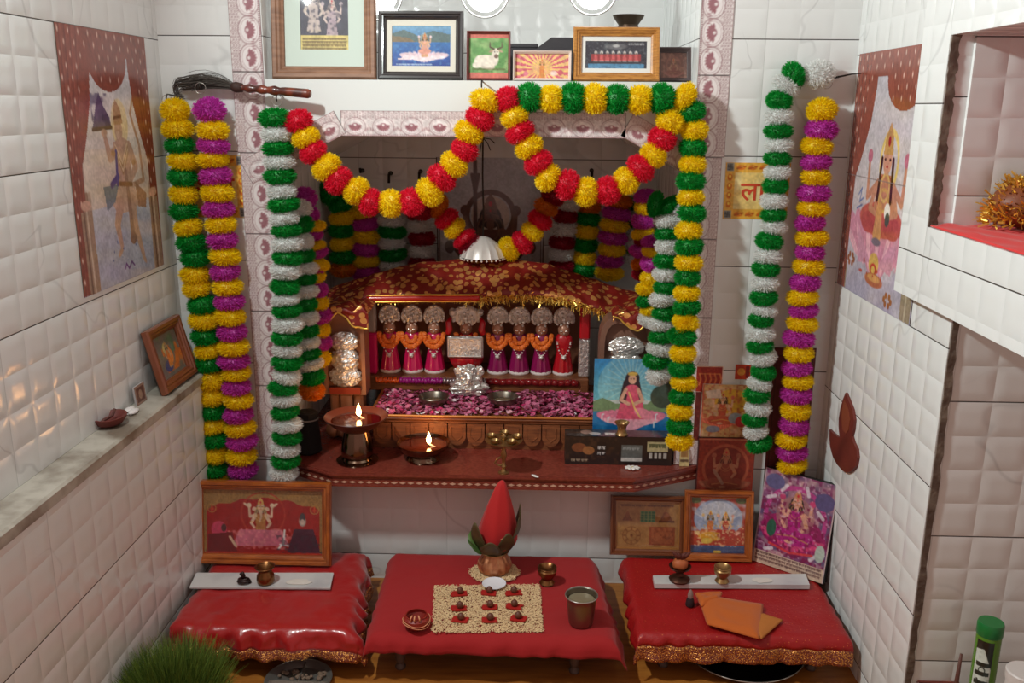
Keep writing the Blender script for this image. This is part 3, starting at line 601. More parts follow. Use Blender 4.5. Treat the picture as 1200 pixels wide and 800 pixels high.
garland('pompom_garland', 'green and white garland inside the right niche side above the blue picture', C5([('G', 125, 85), ('G', 190, 95), ('W', 190, 175), ('G', 185, 238), ('W', 190, 305), ('G', 185, 385), ('W', 180, 450), ('G', 180, 520), ('W', 160, 580), ('G', 175, 655), ('W', 150, 715)]) +
        C6([('G', 155, 65), ('W', 150, 130), ('G', 130, 190), ('W', 140, 265)]), lean(.02, -.01), .0285, gh)
garland('pompom_garland', 'magenta and yellow garland along the right niche side behind green-white one', C5([('P', 108, 280), ('Y', 112, 330), ('P', 106, 395), ('Y', 105, 475), ('Y', 82, 530), ('G', 80, 585), ('Y', 108, 635), ('W', 92, 690)]), .09, .026, gh)
garland('pompom_garland', 'dim mixed colour garland deepest along the right niche side', C5([('P', 70, 45), ('Y', 75, 105), ('P', 58, 175), ('Y', 60, 238), ('D', 72, 280), ('P', 48, 330), ('O', 58, 395), ('D', 60, 450)]), .24, .028, gh)
garland('pompom_garland', 'green and yellow garland hanging leftmost on the niche back', C3([('G', 120, 470), ('G', 215, 500), ('G', 250, 545), ('Y', 255, 603), ('G', 255, 655), ('Y', 258, 712), ('G', 262, 768), ('O', 262, 820)]), .45, .033, gh)
garland('pompom_garland', 'magenta and yellow garland on the niche back left of a green-white one', C3([('Y', 345, 575), ('P', 355, 627), ('Y', 358, 680), ('P', 355, 735), ('Y', 358, 785), ('P', 362, 835)]), .47, .036, gh)
garland('pompom_garland', 'green and white garland on the niche back beside the crimson one', C3([('W', 470, 562), ('W', 470, 612), ('G', 472, 660), ('W', 470, 708), ('G', 475, 755), ('W', 474, 805), ('G', 476, 850)]), .47, .036, gh)
garland('pompom_garland', 'crimson and white garland on the niche back left of the mural', C3([('D', 590, 580), ('W', 597, 632), ('D', 598, 688), ('W', 598, 742), ('D', 600, 795)]), .47, .036, gh)
garland('pompom_garland', 'short red and yellow garland curving down left of the silver dome', C3([('D', 600, 560), ('O', 670, 550), ('R', 705, 605), ('Y', 737, 645), ('R', 780, 690), ('D', 800, 715)]), .33, .030, gh)
garland('pompom_garland', 'short red and yellow garland curving up right of the silver dome', C4([('Y', 133, 732), ('R', 190, 705), ('Y', 232, 658), ('R', 265, 610), ('O', 290, 555), ('D', 320, 508)]), .33, .030, gh)
garland('pompom_garland', 'crimson and white garland on the niche back right of the mural', C4([('W', 380, 540), ('D', 370, 592), ('W', 362, 648), ('D', 358, 705), ('W', 355, 757), ('D', 355, 808)]), .45, .035, gh)
garland('pompom_garland', 'green and yellow garland on the niche back right side', C4([('O', 475, 555), ('G', 470, 605), ('Y', 463, 660), ('G', 460, 717), ('Y', 455, 770), ('G', 450, 822)]), .46, .033, gh)
garland('pompom_garland', 'magenta and yellow garland rightmost on the niche back', C4([('O', 600, 530), ('P', 592, 583), ('Y', 580, 632), ('P', 575, 685), ('Y', 570, 735), ('P', 562, 785), ('Y', 560, 835)]), .44, .037, gh)
garland('pompom_garland', 'white and green garland half hidden in the right back corner of niche', C4([('G', 675, 545), ('W', 660, 590), ('G', 678, 620), ('W', 655, 665), ('W', 655, 705), ('G', 675, 740), ('W', 655, 775)]), .48, .033, gh)
garland('pompom_garland', 'green and white garland hanging on the right wall panel over the yellow sticker', C7([('W', 315, 55), ('G', 222, 60), ('W', 195, 98), ('G', 170, 153), ('W', 170, 215), ('G', 167, 268), ('W', 170, 320), ('G', 163, 370), ('W', 163, 422), ('G', 155, 473), ('W', 150, 530), ('G', 148, 582), ('W', 150, 627), ('G', 132, 680), ('W', 128, 738)]) +
        C8([('G', 145, 15), ('W', 142, 68), ('G', 138, 117), ('W', 142, 165), ('G', 128, 200), ('W', 128, 250), ('G', 125, 293), ('W', 138, 335), ('G', 137, 388), ('W', 122, 430), ('G', 113, 470), ('W', 118, 518), ('G', 105, 560), ('W', 110, 600), ('G', 122, 645)]), lean(-.04, -.055), .0275, gh)
garland('pompom_garland', 'yellow and magenta garland hanging closest to the right wall corner', C7([('Y', 330, 190), ('P', 328, 262), ('Y', 310, 325), ('P', 308, 385), ('Y', 307, 440), ('P', 300, 500), ('Y', 298, 558), ('P', 285, 612), ('Y', 292, 667), ('P', 285, 722), ('Y', 280, 775)]) +
        C8([('P', 288, 65), ('Y', 278, 118), ('P', 283, 165), ('Y', 278, 212), ('P', 265, 265), ('Y', 265, 320), ('P', 258, 372), ('Y', 262, 420), ('P', 255, 468), ('Y', 253, 525), ('P', 248, 580), ('Y', 237, 630), ('P', 240, 675), ('Y', 242, 720)]), lean(-.045, -.06), .0315, gh)
STEEL = mat('steel', (176, 172, 165), .28, .8); IRON = mat('dark_iron', (60, 54, 50), .5, .8); BRASS = mat('brass', (164, 130, 84), .34, .8); COPPER = mat('copper', (176, 96, 60), .26, 1)
def hook(px, py, label, y=-.001, ring=True):
    p = P(px, py, Y=0); t = thing('wall_hook', label, 'hook', (p.x, y, p.z), group='wall hooks holding garlands')
    MB().tube([(0, 0, 0), (0, -.04, .002), (0, -.046, -.004), (0, -.045, -.012)], .0016, 8).build('nail', IRON, t, smooth=True)
    if ring: MB().tube([(.011 * math.cos(a), -.042, -.010 + .011 * math.sin(a)) for a in np.linspace(0, 2 * PI, 20)[:-1]], .0008, 6, True).build('ring', STEEL, t, smooth=True)
hook(205, 112, 'nail with wire ring above the yellow and green garland'); hook(243, 98, 'nail with wire ring above the magenta and yellow garland'); hook(331, 112, 'nail above the long green and white garland')
hook(962, 92, 'nail with large wire ring on the right wall panel'); hook(566, 96, 'nail at the centre of the white header', ring=False)
ps = P(985, 88, Y=0); t = thing('steel_spike', 'thin dark nail sticking sideways near the right wall corner', 'nail', (ps.x, -.001, ps.z)); MB().tube([(-.02, -.02, -.006), (.012, -.03, .001), (.030, -.035, .002)], [.0022, .0016, .0006], 8).build('shaft', IRON, t, smooth=True); MB().tube([(-.005, 0, -.004), (-.012, -.025, -.004)], .002, 8).build('bracket', IRON, t, smooth=True)
for q in ((458, 208), (493, 206), (425, 205), (693, 205)):
    p = P(q[0], q[1], Y=ND); t = thing('iron_peg', {458: 'dark iron peg in the niche back behind the left swag, middle one', 493: 'dark iron peg behind the left swag nearest the mural', 425: 'slanting dark iron peg behind the left end of the red swag', 693: 'dark iron peg in the niche back behind the right swag'}[q[0]], 'peg', (p.x, ND - .0005, p.z), group='iron pegs in the niche back')
    MB().tube([(0, 0, .012), (0, -.03, .010), (0, -.034, -.012 if q[0] != 425 else .02)], .0035, 8).build('shaft', IRON, t, smooth=True); MB().lathe([(.006, 0), (.006, .003)], 12, TR(0, 0, .012) @ ROT(PI / 2, 'X')).build('flange', IRON, t)
#==PART4==
# ================================================================== helpers for things given in room coordinates
def put(mb, name, m, t, smooth='auto', label=None):
    b = t.location; mb.v = [(x - b.x, y - b.y, z - b.z) for x, y, z in mb.v]; o = mb.build(name, m, t, smooth)
    if label: o['label'] = label
    return o
WOODG = mat('gilt_wood', (190, 132, 62), .4, coat=.2, var=(60, (150, 95, 40), .4, .7, (1, 1, 6)))
WOODR = mat('red_brown_wood', (150, 78, 38), .38, coat=.25, var=(30, (112, 52, 26), .35, .7, (1, 6, 1)))
WOODP = mat('pale_brown_wood', (150, 110, 84), .55, var=(22, (120, 84, 62), .35, .7, (1, 1, 5)))
WOODD = mat('dark_frame', (42, 36, 36), .35, coat=.3); WHITEF = mat('cream_frame', (222, 205, 196), .4)
MATC = mat('cream_mat_board', (222, 218, 204), .7); MATG = mat('pale_green_mat_board', (205, 220, 210), .7)
def P3(bl, br, tl, y0, y1, z=None):
    """picture corners: bottom edge at depth y0 (or resting at height z), top edge at depth y1"""
    if z is None: BL, BR = P(*bl, Y=y0), P(*br, Y=y0)
    else:
        BL, BR = P(*bl, Y=y0), P(*br, Y=y0); BL.z = z; BR.z = z
    return BL, BR, P(*tl, Y=y1)
ZR = 1.1465
# ------------------------------------------------------------------ pictures on the recess ledge
def pt_pair(p):
    p.rect(0, 0, 1, .8, (66, 66, 80)); p.noise(9, (96, 98, 116), .5, .9, 2, .6, 0, .8); p.ell(.42, .07, .28, .035, (180, 175, 165), ring=.3)
    deity(p, .28, .24, .052, (205, 190, 180), (190, 175, 172), (200, 185, 165), arms=2, seat='stand', hair=(90, 80, 85)); deity(p, .66, .38, .044, (205, 185, 178), (178, 158, 168), (190, 175, 165), arms=4, seat='stand', petal=(185, 170, 175), hair=(90, 80, 85))
    p.noise(30, (70, 66, 80), .55, .8, 5, .6, .1, .8); p.rect(0, .8, 1, 1, (214, 196, 120))
    for k in range(4): p.scribble(.04, .96, .845 + k * .045, .03, (120, 100, 60), k)
framed('framed_picture', 'large brown framed picture of two pale figures in a wide mat, leftmost on ledge', *P3((321, 94), (442, 94), (320, -62), .02, .05, ZR), .026, WOODP, pt_pair, .016, .034, MATG)
def pt_lotus(p):
    p.grad((120, 165, 195), (60, 110, 160), 0, .4); p.poly([(0, .2), (.2, .1), (.45, .25), (.7, .12), (1, .22), (1, .4), (0, .4)], (88, 110, 110)); p.poly([(0, .25), (.3, .3), (.4, .4), (0, .45)], (125, 110, 85)); p.grad((50, 110, 170), (22, 60, 140), .4, 1); p.noise(14, (90, 150, 200), .55, .9, 3, .5, .4, 1)
    p.ell(.55, .30, .10, .12, (215, 225, 230), o=.4)
    for k in range(-5, 6): p.ell(.55 + k * .065, .76 - abs(k) * .006, .06, .14, (222, 196, 205), rot=k * .28)
    for k in range(-5, 6): p.ell(.55 + k * .06, .80 - abs(k) * .006, .04, .08, (238, 220, 224), rot=k * .3)
    p.poly([(.05, .82), (.3, .74), (.35, .84)], (226, 205, 210)); deity(p, .56, .29, .048, (214, 170, 140), (215, 160, 140), (205, 160, 90), arms=4, seat='none2', petal=(225, 200, 205)); p.ell(.56, .62, .16, .07, (214, 150, 130)); p.scribble(.08, .7, .95, .03, (190, 205, 220), 4)
framed('framed_picture', 'black framed blue lake picture of a figure on a white lotus', *P3((444, 94), (543, 94), (447, 14), .02, .045, ZR), .0165, WOODD, pt_lotus, .014, .012, MATC)
def pt_cow(p):
    p.rect(0, 0, 1, 1, (96, 150, 84)); p.noise(8, (150, 180, 120), .45, .8, 4, .8); p.noise(30, (60, 100, 50), .6, .8, 5, .5, .6, 1); p.rect(0, 0, 1, .1, (206, 112, 98)); p.rect(0, .86, 1, 1, (206, 112, 98))
    w = (228, 220, 205); p.ell(.42, .62, .26, .15, w); p.ell(.30, .56, .12, .08, w); p.ell(.20, .70, .10, .07, w); p.ell(.65, .55, .09, .16, (222, 212, 198)); p.ell(.68, .42, .075, .10, w, rot=.1); p.ell(.69, .50, .05, .05, (120, 95, 85))
    for sg in (-1, 1): p.line([(.68 + .05 * sg, .34), (.68 + .15 * sg, .30), (.68 + .15 * sg, .19)], [.022, .016, .008], (90, 72, 60)); p.ell(.68 + .12 * sg, .39, .05, .02, (190, 150, 130), rot=.3 * sg); p.ell(.68 + .035 * sg, .40, .012, .012, (40, 30, 28))
    p.line([(.35, .74), (.55, .78), (.62, .74)], .03, (210, 198, 182)); p.line([(.1, .79), (.9, .79)], .02, (90, 90, 50), .6)
framed('framed_picture', 'small picture of a white horned cow lying on grass with pink bands', *P3((547, 94), (598, 94), (547, 37), .02, .035, ZR), .005, mat('thin_maroon_frame', (110, 44, 42), .4), pt_cow, .01)
def pt_rays(p):
    p.rect(0, 0, 1, 1, (205, 90, 110))
    for k in range(24):
        a = k / 24 * 2 * PI; p.poly([(.5, .6), (.5 + 1.2 * math.cos(a) / p.ar, .6 + 1.2 * math.sin(a)), (.5 + 1.2 * math.cos(a + .13) / p.ar, .6 + 1.2 * math.sin(a + .13))], (235, 200, 120))
    p.ell(.5, .55, .42, .35, (232, 200, 110), o=.7); p.noise(22, (220, 160, 150), .5, .8, 3, .6); deity(p, .5, .35, .07, (225, 170, 130), (215, 130, 70), (225, 185, 90), arms=2, seat='stand', hair=(90, 60, 40)); p.ell(.3, .75, .14, .1, (225, 170, 120)); p.ell(.72, .78, .14, .1, (230, 200, 190)); p.ell(.2, .8, .1, .1, (215, 120, 140)); p.ell(.84, .75, .1, .12, (205, 95, 110))
framed('framed_picture', 'low cream framed picture with pink and yellow rays between cow and gilt frame', *P3((601, 94), (669, 94), (602, 60), .02, .03, ZR), .0055, WHITEF, pt_rays, .01)
def pt_row(p):
    p.rect(0, 0, 1, 1, (50, 52, 62)); p.noise(16, (95, 105, 110), .55, .85, 3, .7); p.rect(.1, .46, .9, .74, (150, 58, 60)); p.ell(.5, .2, .4, .10, (130, 130, 132), o=.6); p.rect(.12, .74, .88, .80, (60, 60, 66)); p.rect(.04, .82, .96, 1, (84, 140, 176)); p.noise(20, (50, 90, 120), .55, .8, 6, .6, .82, 1)
    for k in range(8): x = .17 + k * .094; p.ell(x, .42, .055, .065, (205, 200, 196)); p.ell(x, .46, .035, .04, (130, 95, 85)); p.poly([(x - .02, .5), (x + .02, .5), (x + .035, .72), (x - .035, .72)], (196, 90, 92)); p.line([(x - .03, .72), (x + .03, .72)], .012, (210, 205, 200))
    p.ell(.5, .18, .12, .05, (180, 180, 180)); p.scribble(.7, .95, .12, .05, (190, 190, 190), 4)
def gilt(x): return x
framed('framed_picture', 'wide gilt framed picture of a row of silver-headed idols with a white mat', *P3((671, 94), (772, 94), (667, 33), .03, .055, ZR), .018, WOODG, pt_row, .014, .009, mat('white_mat_board', (228, 230, 226), .7))
def pt_dark(p): p.rect(0, 0, 1, 1, (120, 84, 74)); p.noise(14, (160, 118, 100), .5, .8, 4, .7); p.ell(.5, .45, .28, .3, (140, 96, 82), ring=.2); deity(p, .5, .35, .06, (165, 120, 100), (130, 80, 70), (165, 130, 90), arms=2, seat='lotus', petal=(150, 100, 90), hair=(80, 55, 50))
framed('framed_picture', 'small dark square frame standing crooked at the right end of the ledge', *P3((769, 92), (810, 93), (766, 57), .075, .10, ZR), .0095, mat('worn_dark_frame', (78, 66, 66), .5), pt_dark, .012)
p = P(735, 60, Y=.22); t = thing('brass_pot', 'dark brass pot with flared rim behind the wide gilt frame', 'pot', (p.x, .22, ZR)); h = P(735, 18, Y=.22).z - ZR
put(MB().lathe([(.03, 0), (.034, .004), (.045, h * .35), (.043, h * .55), (.026, h * .78), (.022, h * .86), (.034, h * .97), (.036, h), (.031, h - .002), (.018, h * .84)], 32, TR(p.x, .22, ZR), cap=False), 'body', mat('dull_brass', (88, 74, 62), .4, .9), t); put(MB().lathe([(.0, .001), (.03, .001)], 24, TR(p.x, .22, ZR)), 'foot', mat('dull_brass', (88, 74, 62)), t)
DKB = mat('dark_box_card', (52, 50, 54), .55)
p = P(614, 60, Y=.16); t = thing('storage_box', 'dark box behind the cow and cream pictures on the ledge', 'box', (p.x, .16, ZR)); zt_ = P(614, 51, Y=.13).z; put(MB().bbox(p.x - .035, p.x + .03, .13, .20, ZR, zt_ - .008, .002), 'body', DKB, t); put(MB().bbox(p.x - .0365, p.x + .0315, .1285, .2015, zt_ - .0085, zt_, .002), 'lid', DKB, t)
p = P(652, 60, Y=.16); t = thing('dark_hat', 'dark cap with sloping sides beside the gilt frame on the ledge', 'hat', (p.x, .16, ZR)); zt_ = P(652, 45, Y=.15).z; put(MB().prism([(p.x - .045, ZR), (p.x + .05, ZR), (p.x + .05, zt_), (p.x - .012, zt_), (p.x - .043, zt_ - .022)], .12, .19, 'y'), 'body', DKB, t); put(MB().bbox(p.x - .047, p.x + .051, .118, .192, zt_ - .030, zt_ - .024, .001), 'brim', DKB, t)
# ------------------------------------------------------------------ hanging bulbs
GLOW = mat('bulb_glow', (255, 252, 245), .4, emis=(1, .98, .94), es=6)
for (x, y, lab) in ((443, -6, 'glowing round bulb above the black framed picture, leftmost of three'), (568, -9, 'glowing round bulb in a glass ring above the cow picture, middle of three'), (695, -12, 'glowing round bulb in a glass ring above the gilt frame')):
    p = P(x, y, Y=.10); t = thing('hanging_bulb', lab, 'light bulb', p, group='round bulbs hanging in the recess')
    MB().ball((0, 0, 0), .040, 28, 18).build('globe', GLOW, t, smooth=True); MB().tube([(.051 * math.cos(a), 0, .051 * math.sin(a)) for a in np.linspace(0, 2 * PI, 48)[:-1]], .0022, 8, True).build('ring', mat('pale_ring', (210, 212, 210), .2, .6), t, smooth=True)
    MB().lathe([(.014, .036), (.016, .04), (.016, .065), (.008, .075)], 20).build('socket', mat('socket_white', (200, 200, 198), .4), t); MB().tube([(0, 0, .07), (0, 0, 2.0 - p.z)], .002, 8).build('cord', mat('cord_grey', (150, 150, 148), .5), t, smooth=True)
    for sg in (-1, 1): MB().tube([(.051 * sg, 0, 0), (.066 * sg, -.001, -.004), (.073 * sg, 0, .003)], .0016, 6).build('clip', IRON, t, smooth=True)
# ------------------------------------------------------------------ yak-tail whisk on the wall
a_, b_ = P(275, 102, Y=-.03), P(364, 110, Y=-.05); t = thing('fly_whisk', 'black-haired fly whisk with carved wooden handle lying across the left nails', 'whisk', a_)
d = b_ - a_; n = 30; hr = [.0075 + .0016 * math.sin(i * 1.3) * (i < 20) + .002 * (i / n) for i in range(n + 1)]; hr[-1] = .007
put(MB().tube([a_ + d * (i / n) for i in range(n + 1)], hr, 16), 'handle', mat('turned_wood', (128, 56, 34), .4, coat=.3, var=(30, (70, 30, 22), .4, .6)), t, True)
put(MB().tube([a_ - d * .03, a_ + d * .02, a_ + d * .10], [.009, .011, .009], 16), 'collar', mat('dark_binding', (58, 34, 28), .7), t, True)
hm = MB(); r = random.Random(4); e0 = P(205, 96, Y=-.03)
for i in range(360):
    f = r.uniform(.6, 1.0); off = Vector((0, r.gauss(0, .005), r.gauss(0, .0055))); e = a_ + (e0 - a_) * f + off * 1.0 + Vector((0, 0, -.004 if i % 3 else .0)); mid = a_ + (e - a_) * .5 + off * .8 + Vector((0, 0, .016 + r.gauss(0, .003))); s0 = a_ + off * .35
    pts = [s0 * (1 - u) ** 2 + mid * 2 * u * (1 - u) + e * u * u for u in (0, .2, .4, .6, .8, 1)]
    if f > .93: pts += [e + Vector((-.006, 0, -.012)), e + Vector((-.002, 0, -.026)), e + Vector((.008, 0, -.03 + r.gauss(0, .004)))]
    hm.tube(pts, .0005, 3)
put(hm, 'hair', mat('whisk_hair', (84, 78, 72), .6), t, False)
# ------------------------------------------------------------------ stickers on the back wall
ORN = (222, 150, 40)
def pt_sticker(p):
    p.rect(0, 0, 1, 1, (232, 200, 120)); p.noise(5, (240, 225, 170), .4, .8, 3, .7); p.rect(0, 0, 1, .17, (224, 168, 60)); p.rect(0, .83, 1, 1, (224, 168, 60)); p.rect(0, 0, .15, 1, (228, 176, 74)); p.rect(.85, 0, 1, 1, (228, 176, 74))
    for k in range(4):
        for y in (.085, .915): x = .24 + k * .175; p.ell(x, y, .075, .045, (206, 110, 22)); p.ell(x + .02, y - .01, .03, .02, (250, 220, 90)); p.line([(x - .06, y + .02), (x + .07, y - .02)], .012, (170, 80, 20))
        for x in (.075, .925): y = .26 + k * .16; p.ell(x, y, .045, .06, (206, 110, 22)); p.ell(x, y - .015, .02, .025, (250, 220, 90))
    for x in (.07, .93):
        for y in (.08, .92):
            p.rect(x - .055, y - .07, x + .055, y + .07, (150, 150, 140)); p.line([(x - .03, y), (x + .03, y)], .012, (80, 80, 80)); p.line([(x, y - .04), (x, y + .04)], .012, (80, 80, 80)); p.line([(x - .03, y), (x - .03, y - .04)], .012, (80, 80, 80)); p.line([(x + .03, y), (x + .03, y + .04)], .012, (80, 80, 80)); p.line([(x, y - .04), (x + .03, y - .04)], .012, (80, 80, 80)); p.line([(x, y + .04), (x - .03, y + .04)], .012, (80, 80, 80))
def sticker(x0, x1, y0, y1, label, word):
    a, b = P(x0, y1, Y=0), P(x1, y0, Y=0); w_, h_ = b.x - a.x, b.z - a.z; t = thing('word_sticker', label, 'sticker', ((a.x + b.x) / 2, -.0008, a.z), group='yellow word stickers beside the niche')
    p = Pic(w_, h_, .0015); pt_sticker(p); p.obj('print', t, y=-.0004, m=PRINT); MB().box(-w_ / 2, w_ / 2, 0, .0006, 0, h_).build('backing', MATC, t, smooth=False)
    f = bpy.data.curves.new('lettering', 'FONT'); f.body = word; f.size = h_ * .46; f.align_x = 'LEFT'; f.extrude = .0002; f.offset = .0006; f.materials.append(mat('letter_red', (206, 70, 40), .5)); _f = bpy.data.objects.new('lettering', f); COL.objects.link(_f); bpy.context.view_layer.update(); _me = bpy.data.meshes.new_from_object(_f); bpy.data.objects.remove(_f); o = bpy.data.objects.new('lettering', _me); COL.objects.link(o); o.parent = t; o.location = (-w_ * .245, -.0009, h_ * .34); o.rotation_euler = (PI / 2, 0, 0)
sticker(846.5, 927, 191, 256, 'yellow sticker with red lettering behind the right green and white garland', 'लाभ')
sticker(212, 287, 182, 254, 'yellow bordered sticker hidden behind the left magenta garland', 'शुभ')
def pt_red(p): p.rect(0, 0, 1, 1, (150, 34, 22)); p.noise(20, (190, 70, 40), .55, .8, 2, .6); p.rect(0, 0, 1, .04, (220, 180, 160)); [p.line([(.12 + k * .19, .3), (.18 + k * .19, .5), (.12 + k * .19, .72)], .03, (205, 110, 60)) for k in range(5)]; p.line([(.1, .3), (.9, .3)], .015, (210, 130, 70)); p.rect(.965, 0, 1, 1, (225, 195, 180))
def wallsheet(name, label, cat, x0, x1, y0, y1, paint, yy=-.003, res=.0013, thick=.0015, edge=None):
    a, b = P(x0, y1, Y=yy), P(x1, y0, Y=yy); w_, h_ = b.x - a.x, b.z - a.z; t = thing(name, label, cat, ((a.x + b.x) / 2, yy, a.z)); p = Pic(w_, h_, res); paint(p); p.obj('print', t, y=-.0004); MB().box(-w_ / 2, w_ / 2, 0, thick, 0, h_).build('backing', edge or MATC, t, smooth=False); return t
wallsheet('red_sticker', 'dark red printed sticker right of the long green and yellow garland', 'sticker', 815, 848, 429, 459, pt_red, -.0022)
wallsheet('red_sticker', 'tiny red sticker left of the green and white garland end', 'sticker', 861, 880, 427, 444, lambda p: (p.rect(0, 0, 1, 1, (190, 60, 30)), p.ell(.4, .5, .25, .25, (225, 150, 60)), p.rect(.7, .1, .95, .9, (120, 30, 24))), -.0022)
def pt_ganesh(p):
    p.rect(0, 0, 1, 1, (214, 172, 110)); p.noise(12, (225, 190, 150), .4, .8, 3, .8); p.ell(.62, .3, .3, .22, (222, 180, 60)); p.noise(26, (190, 90, 60), .55, .8, 7, .7)
    deity(p, .42, .25, .055, (225, 185, 150), (200, 90, 60), (215, 170, 80), arms=4, seat='lotus', petal=(225, 120, 90)); p.ell(.7, .6, .12, .1, (150, 170, 180)); p.ell(.82, .66, .1, .1, (200, 60, 60)); p.ell(.25, .8, .12, .06, (140, 150, 170)); p.rect(0, .955, 1, 1, (200, 90, 60)); p.rect(0, 0, .03, 1, (210, 110, 80)); p.poly([(.05, .12), (.35, .08), (.4, .25), (.1, .25)], (225, 205, 185))
wallsheet('devotional_print', 'orange and cream print of a seated deity above the red engraved picture', 'picture', 820, 882, 451, 515, pt_ganesh, -.006, .0013, .004)
wallsheet('devotional_print', 'narrow dark red print half behind the green and yellow garland end', 'picture', 812, 822, 459, 515, lambda p: (p.rect(0, 0, 1, 1, (96, 28, 26)), p.noise(20, (140, 60, 50), .55, .8, 3, .6)), -.004)
wallsheet('maroon_board', 'tall maroon board on the wall behind the two right hanging garlands', 'board', 886, 957, 408, 672, lambda p: (p.rect(0, 0, 1, 1, (96, 34, 34)), p.noise(30, (120, 52, 48), .5, .8, 3, .5), p.rect(.06, .03, .94, .035, (60, 20, 20)), p.rect(.05, .03, .07, .97, (60, 20, 20)), p.rect(.93, .03, .95, .97, (60, 20, 20))), -.004, .002, .003, mat('maroon_edge', (70, 24, 24), .6))
def pt_engr(p):
    p.rect(0, 0, 1, 1, (146, 52, 34)); p.noise(30, (110, 36, 26), .5, .8, 3, .6); p.ell(.5, .5, .38, .40, (165, 82, 56), ring=.12); p.ell(.5, .5, .33, .35, (118, 40, 30), o=.7)
    deity(p, .5, .32, .065, (168, 112, 84), (140, 66, 48), (176, 112, 70), arms=4, seat='lotus', petal=(150, 84, 62), hair=(90, 40, 34)); p.line([(.3, .55), (.46, .78)], .025, (160, 120, 100)); p.rect(0, 0, .02, 1, (90, 34, 26)); p.rect(0, .97, 1, 1, (96, 36, 28)); p.line([(.0, .02), (1, .02)], .01, (190, 120, 90))
wallsheet('engraved_picture', 'square reddish copper-toned picture of a deity above the gilt deity frame', 'picture', 815, 886, 514, 580, pt_engr, -.014, .0013, .010, mat('maroon_edge', (70, 24, 24)))
#==PART5==
# ================================================================== THE LITTLE TEMPLE IN THE NICHE
def foil_nodes(name, c1, c2, scale, th=.5, rough=.3, metal=1.0, bump=.6, vor=True):
    """cloth printed with small metallic spots"""
    m = bpy.data.materials.new(name); m.use_nodes = True; nt = m.node_tree; b = nt.nodes['Principled BSDF']; L = nt.links
    tc = nt.nodes.new('ShaderNodeTexCoord'); v = nt.nodes.new('ShaderNodeTexVoronoi'); v.inputs['Scale'].default_value = scale; L.new(tc.outputs['Object'], v.inputs['Vector'])
    n = nt.nodes.new('ShaderNodeTexNoise'); n.inputs['Scale'].default_value = scale * .9; n.inputs['Detail'].default_value = 3; L.new(tc.outputs['Object'], n.inputs['Vector'])
    k = M_(nt, 'LESS_THAN', M_(nt, 'ADD', v.outputs['Distance'], M_(nt, 'MULTIPLY', n.outputs['Fac'], .3)), th)
    mx = nt.nodes.new('ShaderNodeMix'); mx.data_type = 'RGBA'; L.new(k, mx.inputs[0]); mx.inputs[6].default_value = (*rgb(*c1), 1); mx.inputs[7].default_value = (*rgb(*c2), 1); L.new(mx.outputs[2], b.inputs['Base Color'])
    L.new(M_(nt, 'MULTIPLY', k, metal), b.inputs['Metallic']); L.new(M_(nt, 'MULTIPLY_ADD', k, rough - .5, .5), b.inputs['Roughness'])
    bp = nt.nodes.new('ShaderNodeBump'); bp.inputs['Strength'].default_value = bump; bp.inputs['Distance'].default_value = .003; L.new(n.outputs['Fac'], bp.inputs['Height']); L.new(bp.outputs[0], b.inputs['Normal'])
    return m
CANOPY = foil_nodes('canopy_cloth', (128, 26, 18), (232, 168, 96), 62, .60, .32, .6)
SATIN = mat('red_satin', (166, 14, 17), .3, sheen=.2, bump=(28, .5, .004), coat=.25); REDC = mat('red_cotton', (158, 12, 17), .85, sheen=.12, bump=(220, .25, .001)); GOLDH = foil_nodes('gold_hem', (120, 48, 28), (226, 160, 86), 380, .62, .25, 1, 1)
TINSEL = mat('gold_tinsel', (240, 200, 96), .3, .75); WOODT = mat('temple_wood', (140, 84, 48), .5, var=(30, (104, 58, 34), .35, .7, (1, 1, 8)), coat=.1); SILV = mat('silver_foil', (226, 224, 220), .28, .72, bump=(120, .9, .004)); SILVER = mat('silver', (238, 234, 228), .3, .3)
MAG = mat('magenta_satin', (206, 24, 92), .28, coat=.4); PURP = mat('purple_satin', (140, 18, 84), .3, coat=.4); REDS = mat('crimson_satin', (184, 20, 34), .32, coat=.3); SKIN = mat('idol_face', (176, 128, 104), .35, .2); WHT = mat('white_lace', (225, 215, 212), .5)
t = thing('temple_platform', 'carved brown wooden platform holding the petals inside the shrine niche', 'platform', (-.12, .15, .305))
TX0, TX1 = -.392, .160
put(MB().box(TX0 + .008, TX1 - .008, .075, .34, .3052, .372), 'base', WOODT, t, False)
put(MB().bbox(TX0, TX1, .060, .345, .378, .386, .003).bbox(TX0 + .006, TX1 - .006, .064, .34, .3715, .3785, .002), 'top_board', WOODT, t, False)
rim = MB().bbox(TX0, TX1, .058, .066, .3862, .392, .002).bbox(TX0, TX0 + .008, .066, .26, .3862, .392, .002).bbox(TX1 - .008, TX1, .066, .26, .3862, .392, .002)
put(rim, 'rim', mat('gold_brown_rim', (196, 128, 66), .35, .6), t, False)  # gold-brown moulding around the tray
ap = MB(); n = 12; wv = (TX1 - TX0 - .02) / n
for k in range(n):
    x = TX0 + .01 + wv * (k + .5); hw = wv * .47
    ap.prism([(x - hw, .3705), (x + hw, .3705), (x + hw, .338)] + [(x + hw * math.cos(a), .338 - .022 * math.sin(a) ** 1.3) for a in np.linspace(0.3, PI - .3, 9)] + [(x - hw, .338)], .064, .074, 'y')
    ap.tube([(x - hw * .6, .0635, .362), (x - hw * .6, .0635, .340), (x, .0635, .328), (x + hw * .6, .0635, .340), (x + hw * .6, .0635, .362)], .0012, 5)
put(ap, 'carved_apron', WOODT, t, False)
